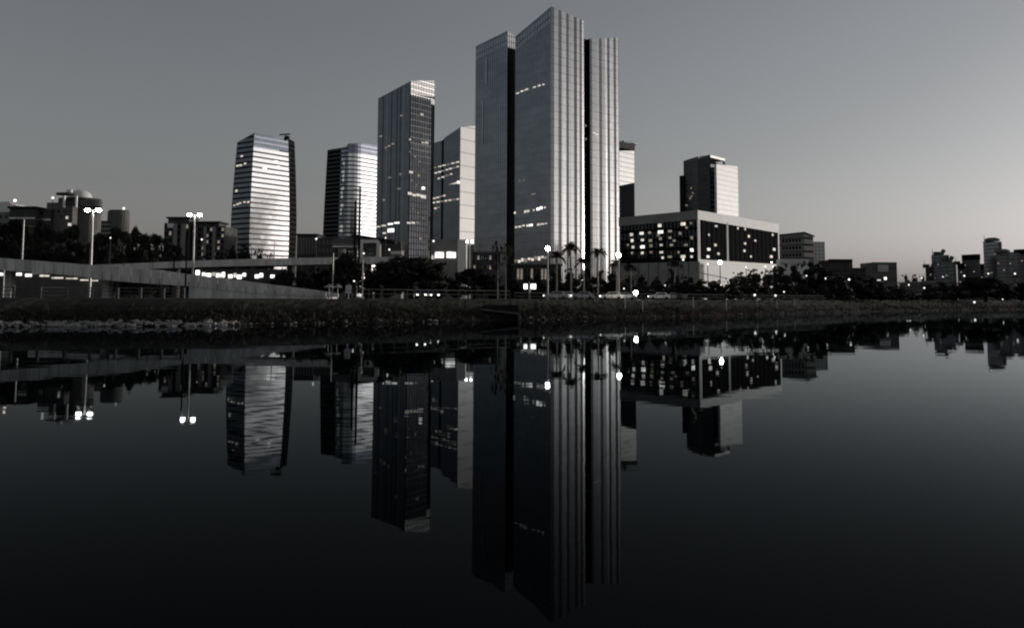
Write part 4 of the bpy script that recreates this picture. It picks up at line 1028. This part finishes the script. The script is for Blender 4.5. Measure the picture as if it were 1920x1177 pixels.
tree_row([(1390, 508, 52, 232), (1414, 502, 56, 236), (1440, 504, 58, 232), (1464, 497, 56, 238), (1490, 494, 56, 236), (1522, 486, 62, 244), (1551, 501, 56, 240), (1577, 510, 58, 238), (1603, 512, 58, 246), (1630, 519, 54, 250)], 'bushy tree right of the wide low block, #', 'bush', group='bushy trees right of the wide low block')
tree_row([(1652, 528, 46, 262), (1680, 533, 50, 268), (1708, 543, 44, 270), (1742, 532, 44, 280), (1768, 527, 46, 286), (1794, 529, 50, 290), (1888, 531, 56, 300), (1916, 528, 50, 306), (1945, 530, 60, 310)], 'low dark tree along the far right bank, #', 'bush', group='low trees on the far right bank')
tree(1848, 518, 120, 292, 'dome', 'broad low dome-shaped black tree before the far right cluster')
tree_row([(1700, 514, 24, 560), (1716, 512, 24, 570), (1732, 516, 20, 560)], 'small grey distant tree above the long shed, #', 'bush', group='distant trees above the long shed')

def palm(x, y, w_, D, label, seed):
    rnd = random.Random(seed); b = at(x, 556, D); zc = ztop(Vector((b.x, D)), y); h = zc - GZ; r = px(w_, D) / 2
    t = thing('palm_tree', label, 'palm', (b.x, D, GZ), 'palms below the tallest tower')
    mb = MB(); ln = rnd.uniform(-.4, .4)
    mb.tube([(0, 0, -.3), (ln * .4, 0, h * .5), (ln, 0, h)], [.24, .17, .15], 'bark_pale'); o = mb.build('trunk', t)
    mb = MB()
    for k in range(20):
        a = 2 * math.pi * k / 20 + rnd.uniform(-.15, .15); el = rnd.uniform(-.15, 1.35); ll = r * rnd.uniform(.85, 1.15)
        rnd_d = rnd.uniform(.45, 1.0); pr = None; dirv = Vector((math.cos(a), math.sin(a), 0)); side = Vector((-math.sin(a), math.cos(a), 0))
        for i in range(9):
            f = i / 8; q = Vector((ln, 0, h)) + dirv * ll * f * (math.cos(el) * .5 + .5) + Vector((0, 0, ll * (math.sin(el) * f * 1.0 - rnd_d * f * f)))
            if pr is not None:
                wd = .48 * math.sin(math.pi * min(1, f * .9 + .1)) + .05
                for sg in (-1, 1):
                    e = side * sg * wd * 1.3 + Vector((0, 0, -.35 * wd))
                    mb.quad(pr, q, q + e + dirv * .22, pr + e * .9 + dirv * .22 + (q - pr) * .35, 'leaf_palm')
            pr = q
    mb.build('crown', t)
    return t
for k, (x, y, w_, D, lab) in enumerate([(1044, 478, 34, 182, 'palm just left of the tallest palm, low before the bright facade'), (1071, 462, 38, 186, 'tallest palm, standing before the bright pleated facade'), (1121, 470, 36, 184, 'palm before the dark recess of the tallest tower'),
                                        (1096, 490, 30, 180, 'short palm between the tallest palm and the recess palm'), (1157, 492, 34, 182, 'palm under the lamp at the right corner of the tallest tower'), (1184, 499, 30, 190, 'palm before the left end of the grey podium'), (1264, 492, 32, 196, 'palm alone before the middle of the grey podium')]):
    palm(x, y, w_, D, lab, 40 + k)

# ------------------------------------------------------------------ street lamps and poles
def lamp(x, y, D, label, kind='ball', d=6, s=0, mat='lamp_light', pole='pole_grey', group='street lamps', ybase=None, pw_=.09):
    b = at(x, 540, D); zt = ztop(Vector((b.x, D)), y); c = at(x, y, D)
    z0 = bank_z(b.x, D) if ybase is None else at(x, ybase, D).z
    t = thing('street_lamp', label, 'street lamp', (c.x, D, z0), group)
    r = px(d * (.72 if d > 8 else .55), D) / 2
    mb = MB(); mb.tube([(c.x, D, z0 - .3), (c.x, D, z0 + (zt - z0) * .5), (c.x, D, zt - r * (0 if kind == 'double' else .8))], [pw_ * 1.5, pw_ * 1.2, pw_ * .8], pole, 8); part(mb, 'pole', t)
    if kind == 'double':
        for sg in (-1, 1):
            dx = px(s, D) * sg
            mb = MB(); mb.beam((c.x, D, zt), (c.x + dx, D, zt + .15), .12, .12, pole); part(mb, 'arm', t)
            mb = MB(); mb.ball((c.x + dx, D, zt), r, r, r * .68, mat, 14, 8); part(mb, 'bulb', t, True)
            mb = MB(); mb.tube([(c.x + dx, D, zt + r * .45), (c.x + dx, D, zt + r * .95)], [r * .98, r * .4], 'pole_dark', 12); part(mb, 'lamp_cap', t)
    elif kind == 'shade':
        mb = MB(); mb.ball((c.x, D, zt), r, r, r * .55, mat, 14, 8); part(mb, 'bulb', t, True)
        mb = MB(); mb.tube([(c.x, D, zt + r * .5), (c.x, D, zt + r * 1.0), (c.x, D, zt + r * 1.7)], [r * 1.75, r * 1.6, r * .6], 'pole_dark', 16); part(mb, 'lamp_shade', t)
    else:
        mb = MB(); mb.ball((c.x, D, zt), r, r, r, mat, 12, 8); part(mb, 'bulb', t, True)
        mb = MB(); mb.tube([(c.x, D, zt + r * 1.0), (c.x, D, zt + r * 1.15)], [r * .5, r * .2], 'pole_dark', 10); part(mb, 'lamp_cap', t)
    return t
lamp(174.5, 394, 200, 'tall lamp with two round bulbs side by side, before the domed hotel', 'double', 13, 10.5, pw_=.24)
lamp(365, 403, 150, 'tall lamp with two round bulbs side by side, before the apartment blocks', 'double', 11, 9.5, pw_=.14)
LS = [(207, 446, 200, 5, 's', 'short lamp with a faint bulb, right of the hotel double lamp'), (378.5, 449, 215, 6, 's', 'lamp with a small bulb low before the broader apartment block'), (593, 448, 210, 6.5, 'b', 'lamp beside the foot of the round-cornered tower'),
      (813, 452, 225, 7, 'b', 'lamp before the top of the grey blank wall'), (1027, 466, 160, 11, 'b', 'tall lamp with an oval bulb at the corner of the tallest tower'), (1160, 478, 176, 11, 'b', 'lamp with a very bright bulb at the right foot of the tallest tower'),
      (730, 468, 200, 6.5, 'b', 'lamp beside the small white box building'), (682, 475, 205, 6, 'b', 'lamp inside the rounded station frame'), (723, 446, 228, 5, 's', 'lamp over the slanted station roof'), (665, 486, 180, 5, 's', 'faint lamp left of the station foot'),
      (664, 527, 158, 6, 'b', 'low lamp in the trees above the pale bank sign'), (1281, 487, 230, 7, 'b', 'lamp under the lit left face of the wide low block'), (1327, 495, 232, 6.5, 's', 'small lamp before the white podium wall, left of the big one'), (1350, 492, 230, 9, 'b', 'big bright lamp before the white podium wall'),
      (1399, 501, 226, 6, 'b', 'lamp among spiky leaves right of the white podium wall'), (1435, 500, 228, 7, 'b', 'left one of two close lamps below the white frame end'), (1449, 500, 229, 6, 'b', 'right one of two close lamps below the white frame end'),
      (1192, 549, 168, 10, 'b', 'short bright lamp close to the bank edge below the grey podium'), (1415, 553, 196, 8, 's', 'low dim lamp at the left foot of the dark bushes'), (1454, 554, 200, 7, 's', 'low dim lamp at the middle foot of the dark bushes'), (1470, 547, 205, 5, 's', 'low faint lamp set higher in the dark bushes'),
      (1548, 522, 232, 5, 's', 'faint lamp in the tree tops below the pale slab'), (1592, 524, 236, 7, 's', 'pale lamp in the trees below the squat olive block'), (1512, 517, 232, 5, 's', 'faint lamp in the trees below the low mauve wall'),
      (1704, 534, 380, 5, 's', 'lamp at the left end of the long grey shed'), (1733, 540, 380, 6, 's', 'lamp before the middle of the long grey shed'), (1779, 537, 370, 4, 's', 'upper one of two faint lamps right of the long grey shed'), (1783, 544, 360, 4, 's', 'lower one of two faint lamps right of the long grey shed'),
      (1808, 517, 420, 6, 's', 'lamp before the black-capped tower'), (1853, 513, 420, 5, 's', 'lamp above the broad dome tree'), (1903, 513, 420, 6, 's', 'lamp near the right edge before the grey tower'), (1768, 519, 430, 4, 's', 'lamp before the teal-dark glass block'), (1728, 521, 430, 5, 's', 'lamp before the low dark wing of the cluster'),
      (1827, 566.5, 262, 6.5, 's', 'low bright lamp on the grassy bank edge at the right'), (1880, 561, 268, 4, 'b', 'low lamp on the bank below the small dark shed'), (1247, 535, 190, 5, 's', 'low lamp in the shrubs before the middle of the grey podium'), (1352, 534, 190, 5, 's', 'low lamp in the shrubs before the white podium wall'),
      (1170, 541, 186, 5, 's', 'low faint lamp left of the short bright bank lamp')]
for x, y, D, d, k, lab in LS:
    lamp(x, y, D, lab, 'ball', d, mat='lamp_light' if k == 'b' and d > 8 else 'lamp_light_small', pole='pole_grey' if d > 10 else 'pole_dark', pw_=.10 if D < 300 else .2)
lamp(880.5, 453, 240, 'lamp with two close bulbs at the white flank foot of the slim tower', 'double', 6.5, 4.5, pw_=.12)
# roof beacons
for x, y, D, lab, mt in ((28, 376, 332, 'pink warning light on a mast above the dark terraced block', 'beacon_light'), (232, 391, 322, 'white light on the roof of the round drum tower', 'lamp_light_small'), (99, 371, 328, 'white light on a mast over the hotel wing', 'lamp_light_small')):
    c = at(x, y, D); t = thing('roof_light', lab, 'roof light', (c.x, D, c.z - 3)); mb = MB(); mb.tube([(c.x, D, c.z - (4.5 if x != 232 else 1.2)), (c.x, D, c.z)], [.12, .1], 'pole_dark'); part(mb, 'mast', t)
    mb = MB(); mb.ball((c.x, D, c.z), .45, .45, .45, mt, 10, 6); part(mb, 'bulb', t, True)
def pole(x, y0, y1, D, wpx, label, mat='slot_black', name='pole', cross=None):
    a, b = at(x, y0, D), at(x, y1, D); z0 = min(b.z, bank_z(a.x, D)) if y1 > 550 else b.z
    t = thing(name, label, 'pole', (a.x, D, z0)); r = px(wpx, D) / 2
    mb = MB(); mb.tube([(a.x, D, z0 - .4), (a.x, D, (z0 + a.z) / 2), (a.x, D, a.z)], [r * 1.15, r, r * .8], mat); part(mb, 'shaft', t)
    for k in range(cross or 0):
        mb = MB(); zz = a.z - .6 - k * 1.1; mb.beam((a.x - r * 5, D - r, zz), (a.x + r * 5, D - r, zz), .12, .14, mat); part(mb, 'crossarm', t)
    return t
pole(351, 441, 557, 116, 3.2, 'tall thin dark pole standing in front of the ramp wall')
pole(327, 476, 516, 150, 3, 'dark pole behind the ramp, below the narrow apartment block', cross=1)
pole(45, 412, 490, 205, 3.2, 'pale pole without a lamp before the left woods', 'pole_grey')
pole(8, 506, 557, 116, 2.4, 'thin grey pole beside the ramp pier at the left edge', 'pole_grey')
pole(515, 452, 484, 198, 2, 'thin pale pole on the viaduct before the bulging banded tower', 'pole_grey')
pole(666.5, 376, 545, 178, 4.6, 'shorter of two black masts before the round-cornered tower', name='mast', cross=1)
pole(675.5, 350, 545, 180, 4.6, 'taller of two black masts before the round-cornered tower', name='mast', cross=2)
pole(625, 474, 552, 150, 2.4, 'thin grey pole before the dark tree left of the station', 'pole_grey')
pole(680.5, 486, 552, 156, 2.2, 'pale crooked utility pole below the rounded station frame', 'pole_grey', cross=2)
pole(992, 528, 560, 150, 1.5, 'thin post left of the lit sign pair', 'pole_grey')
for k, x in enumerate((1172, 1205, 1300, 1362, 1420, 1457, 1490)):
    P = on_bank(x, 2.6 if k % 2 else 4.2, 585); t = thing('marker_post', 'thin grey marker stake in the bank slope, ' + nth(k, 7) + ' of a spaced row', 'stake', P, 'marker stakes on the bank')
    mb = MB(); mb.tube([(0, 0, -.3), (0, 0, 2.0)], [.06, .05], 'concrete'); mb.build('shaft', t); mb = MB(); mb.tube([(0, 0, 2.0), (0, 0, 2.12)], [.09, .05], 'pole_dark'); mb.build('cap', t)

# ------------------------------------------------------------------ fences on the bank
def fence(label, xsn, s, hgt, pw, rails, mat, railmat):
    pts = [on_bank(x, s) for x in xsn]; t = thing('fence', label, 'fence', pts[len(pts) // 2])
    for p_ in pts:
        mb = MB(); mb.box(p_.x - pw / 2, p_.x + pw / 2, p_.y - pw / 2, p_.y + pw / 2, p_.z - .3, p_.z + hgt, mat); part(mb, 'post', t)
    for hz_, th_ in rails:
        mb = MB()
        for a, b in zip(pts, pts[1:]): mb.beam(a + Vector((0, -pw / 2 - .04, hz_)), b + Vector((0, -pw / 2 - .04, hz_)), .07, th_, railmat)
        part(mb, 'rail', t)
fence('concrete post and rail fence along the bank under the ramp', [-70, -22, 25, 75, 125, 173, 220, 263, 306, 344], 12, 1.3, .3, ((1.22, .1), (.8, .08), (.35, .08)), 'concrete_dark', 'concrete_dark')
fence('thin dark post fence on the bank before the dome trees', list(range(668, 960, 24)), 11.5, 1.35, .1, ((1.3, .08), (.7, .05)), 'concrete_dark', 'concrete_dark')
fence('low dark fence along the bank below the palms and low block', list(range(965, 1570, 14)), 11.5, 1.1, .1, ((1.05, .07), (.5, .05)), 'dark_render', 'dark_render')
# sign plate, bollard, parasols, lit sign
P = on_bank(653, 12.5); t = thing('sign', 'small pale blank sign board on a post at the ramp end', 'sign', P)
mb = MB(); mb.tube([(0, 0, -.3), (0, 0, 1.0)], [.05, .05], 'pole_grey'); mb.build('post', t); mb = MB(); mb.box(-.38, .38, -.05, .02, .75, 1.85, 'sign_plate'); mb.box(-.25, .25, -.07, -.052, 1.1, 1.16, 'concrete_dark'); mb.box(-.2, .2, -.12, .08, 1.85, 2.1, 'concrete_dark'); mb.build('board', t)
P = on_bank(700, 12); t = thing('bollard', 'small pale bollard on the bank right of the sign board', 'bollard', P); mb = MB(); mb.tube([(0, 0, -.2), (0, 0, .75)], [.16, .14], 'grey_render'); mb.ball((0, 0, .8), .17, .17, .14, 'white_cladding'); mb.build('shaft', t)
for k, x in enumerate((617, 633)):
    P = on_bank(x, 22); t = thing('parasol', ['wider pale tent-shaped parasol by the ramp end', 'narrower pale tent-shaped parasol right of the wider one'][k], 'parasol', P, 'parasols by the ramp end')
    zt = at(x, 532.5, P.y).z - P.z; mb = MB(); mb.tube([(0, 0, -.2), (0, 0, zt)], [.05, .04], 'pole_grey'); mb.build('pole', t); r = .85 - .2 * k; mb = MB(); mb.tube([(0, 0, zt - .5), (0, 0, zt)], [r, .06], 'grey_render', 8); mb.build('canopy', t)
c = at(994, 537, 160); t = thing('lit_sign', 'pair of bright white light panels on a post at the bank edge', 'light panel', (c.x, 160, GZ), None)
mb = MB(); mb.tube([(c.x, 160, GZ - .3), (c.x, 160, c.z)], [.09, .08], 'pole_grey'); part(mb, 'post', t)
for x, w_ in ((985.5, 6.5), (1000, 9.5)):
    mb = MB(); q = at(x, 537, 159.8); hw = px(w_, 160) / 2; mb.box(q.x - hw, q.x + hw, 159.6, 159.85, q.z - px(4.6, 160), q.z + px(4.6, 160), 'sign_light'); part(mb, 'light_panel', t)
    mb = MB(); mb.box(q.x - hw - .05, q.x + hw + .05, 159.86, 159.95, q.z - px(4.6, 160) - .05, q.z + px(4.6, 160) + .05, 'pole_dark'); part(mb, 'back_plate', t)

# ------------------------------------------------------------------ vehicles
def car(P, yaw, label, paint, kind='car', lights=True, group='cars on the bank road'):
    t = thing('van' if kind == 'van' else 'car', label, 'van' if kind == 'van' else 'car', P, group); t.rotation_euler = (0, 0, R(yaw))
    Lh, Wh = (2.6, 1.0) if kind == 'van' else (2.15, .86)
    prof = [(-Lh, .35), (-Lh, .85), (-Lh + .25, .98), (-Lh + .5, 1.9), (Lh - 1.2, 1.95), (Lh - .5, 1.15), (Lh - .05, .95), (Lh, .35)] if kind == 'van' else [(-Lh, .32), (-Lh, .78), (-Lh + .35, .92), (-Lh + .95, 1.42), (.45, 1.44), (1.05, .95), (Lh - .2, .78), (Lh, .55), (Lh, .30)]
    mb = MB(); n = len(prof)
    for k in range(n):
        (x0, z0), (x1, z1) = prof[k], prof[(k + 1) % n]
        i0, i1 = (.14 if z0 > 1.2 else 0), (.14 if z1 > 1.2 else 0)
        mb.quad((x0, -Wh + i0, z0), (x0, Wh - i0, z0), (x1, Wh - i1, z1), (x1, -Wh + i1, z1), paint)
    for sg in (-1, 1): mb.poly([(x, sg * (Wh - (.14 if z > 1.2 else 0)), z) for x, z in prof], paint)
    mb.build('body', t)
    for sg in (-1, 1):
        mb = MB(); e = sg * .012; w0, w1 = (Wh + .0) * sg, (Wh - .13) * sg
        if kind == 'van': q = [(-.1, w0 * .985, 1.15), (Lh - .9, w0 * .985, 1.15), (Lh - 1.35, w1 * 1.0 + e, 1.8), (-.1, w1 + e, 1.8)]
        else: q = [(-1.35, w0 * .97 + e, .97), (.9, w0 * .97 + e, .97), (.42, w1 + e, 1.36), (-1.0, w1 + e, 1.36)]
        q2 = [(a, b + sg * .02, c_) for a, b, c_ in q]
        mb.poly(q2, 'car_glass'); mb.build('window', t)
    mb = MB()
    if kind == 'van': mb.quad((Lh - .48, -.75, 1.2), (Lh - .48, .75, 1.2), (Lh - 1.12, .72, 1.88), (Lh - 1.12, -.72, 1.88), 'car_glass')
    else: mb.quad((1.06, -.7, .99), (1.06, .7, .99), (.52, .62, 1.41), (.52, -.62, 1.41), 'car_glass')
    mb.build('windscreen', t)
    for sx in (-1, 1):
        for sg in (-1, 1):
            mb = MB(); mb.tube([(sx * (Lh - .8), sg * (Wh - .2), .32), (sx * (Lh - .8), sg * (Wh + .02), .32)], [.32, .32], 'tyre', 14); mb.build('wheel', t)
    for sg in (-1, 1):
        mb = MB(); mb.ball((Lh - .02, sg * (Wh - .26), .66), .1, .17, .12, 'headlight_light' if lights else 'sign_plate', 10, 6); mb.build('headlight', t)
    return t
P = on_bank(792, 20); car(P, -88, 'dark car facing the river with both headlights on, below the dome tree', 'car_paint_dark')
P = on_bank(813, 30); car(P, -80, 'dark car behind the first, its headlights showing past it', 'car_paint_dark')
CARS = [(1042, 24, 178), (1066, 27, 2), (1092, 24, 180), (1146, 25, 181), (1172, 28, 1), (1236, 24, 180), (1262, 24, 179), (1288, 28, 0), (1322, 24, 180), (1346, 24, 181), (1492, 22, 180)]
for k, (x, s, yaw) in enumerate(CARS):
    P = on_bank(x, s); car(P, yaw, ['pale', 'silver-white'][k % 2] + ' car in the line of traffic along the bank road, ' + nth(k, len(CARS)), 'white_cladding' if k % 2 else 'car_paint_pale', lights=True)
P = on_bank(1716, 24); car(P, 190, 'white van parked side-on under the trees on the far right bank', 'white_cladding', 'van', True, None)

# ------------------------------------------------------------------ rubble, weeds and the drain mouth
rnd = random.Random(3); mb = MB()
for k in range(400):
    x = rnd.uniform(-30, 445) if k < 280 else rnd.uniform(445, 1500)
    s = rnd.gauss(.5, .35); P = on_bank(x, s, 610); r = rnd.uniform(.08, .34) * (1 if k < 280 else .6)
    mb.ball((P.x, P.y, P.z + r * .15), r * rnd.uniform(.8, 1.9), r, r * rnd.uniform(.5, .95), 'stone', 7, 4, .18, rnd)
tag(mb.build('riprap_stones'), 'pale rubble stones heaped along the waterline on the left', 'rubble', None, 'stuff')
mb = MB()
for k in range(9000):
    x = rnd.uniform(-40, 1960); s = rnd.uniform(.8, 10.5) if k % 3 else rnd.uniform(.5, 4)
    P = on_bank(x, s, 590) if k % 6 == 0 else P + Vector((rnd.gauss(0, .9), rnd.gauss(0, .3), 0)); P = Vector((P.x, P.y, bank_z(P.x, P.y)))
    h = rnd.uniform(.15, .5) * (1.5 if rnd.random() < .12 else 1); a = rnd.uniform(0, 3.14); w_ = rnd.uniform(.04, .12); ln = rnd.gauss(0, .3) * h
    e = Vector((math.cos(a) * w_, math.sin(a) * w_, 0))
    mb.quad(P - e, P + e, P + e * .4 + Vector((ln, ln * .3, h)), P - e * .4 + Vector((ln, ln * .3, h)), 'weed')
tag(mb.build('bank_weeds'), 'dry weeds and rough grass tufts covering the river bank', 'weeds', None, 'stuff')
P = on_bank(938, 3.0, 590); t = thing('drain_mouth', 'dark drain mouth with a low concrete rim cut into the bank below the tallest tower', 'drain', (P.x, P.y, 0))
mb = MB(); x0, x1, yb = P.x - 2.6, P.x + 2.6, P.y - 2.2
mb.prism([(x0, yb), (x1, yb), (x1, yb + 3.4), (x0, yb + 3.4)], -.5, [1.5, .9, 2.2, 2.2], 'slot_black'); part(mb, 'opening', t)
mb = MB(); mb.beam((x0 - .1, yb - .1, 1.58), (x1 + .2, yb - .1, .98), .3, .22, 'concrete_dark'); mb.beam((x1 + .15, yb - .12, -.3), (x1 + .15, yb - .12, 1.1), .3, .3, 'concrete_dark'); part(mb, 'rim', t)
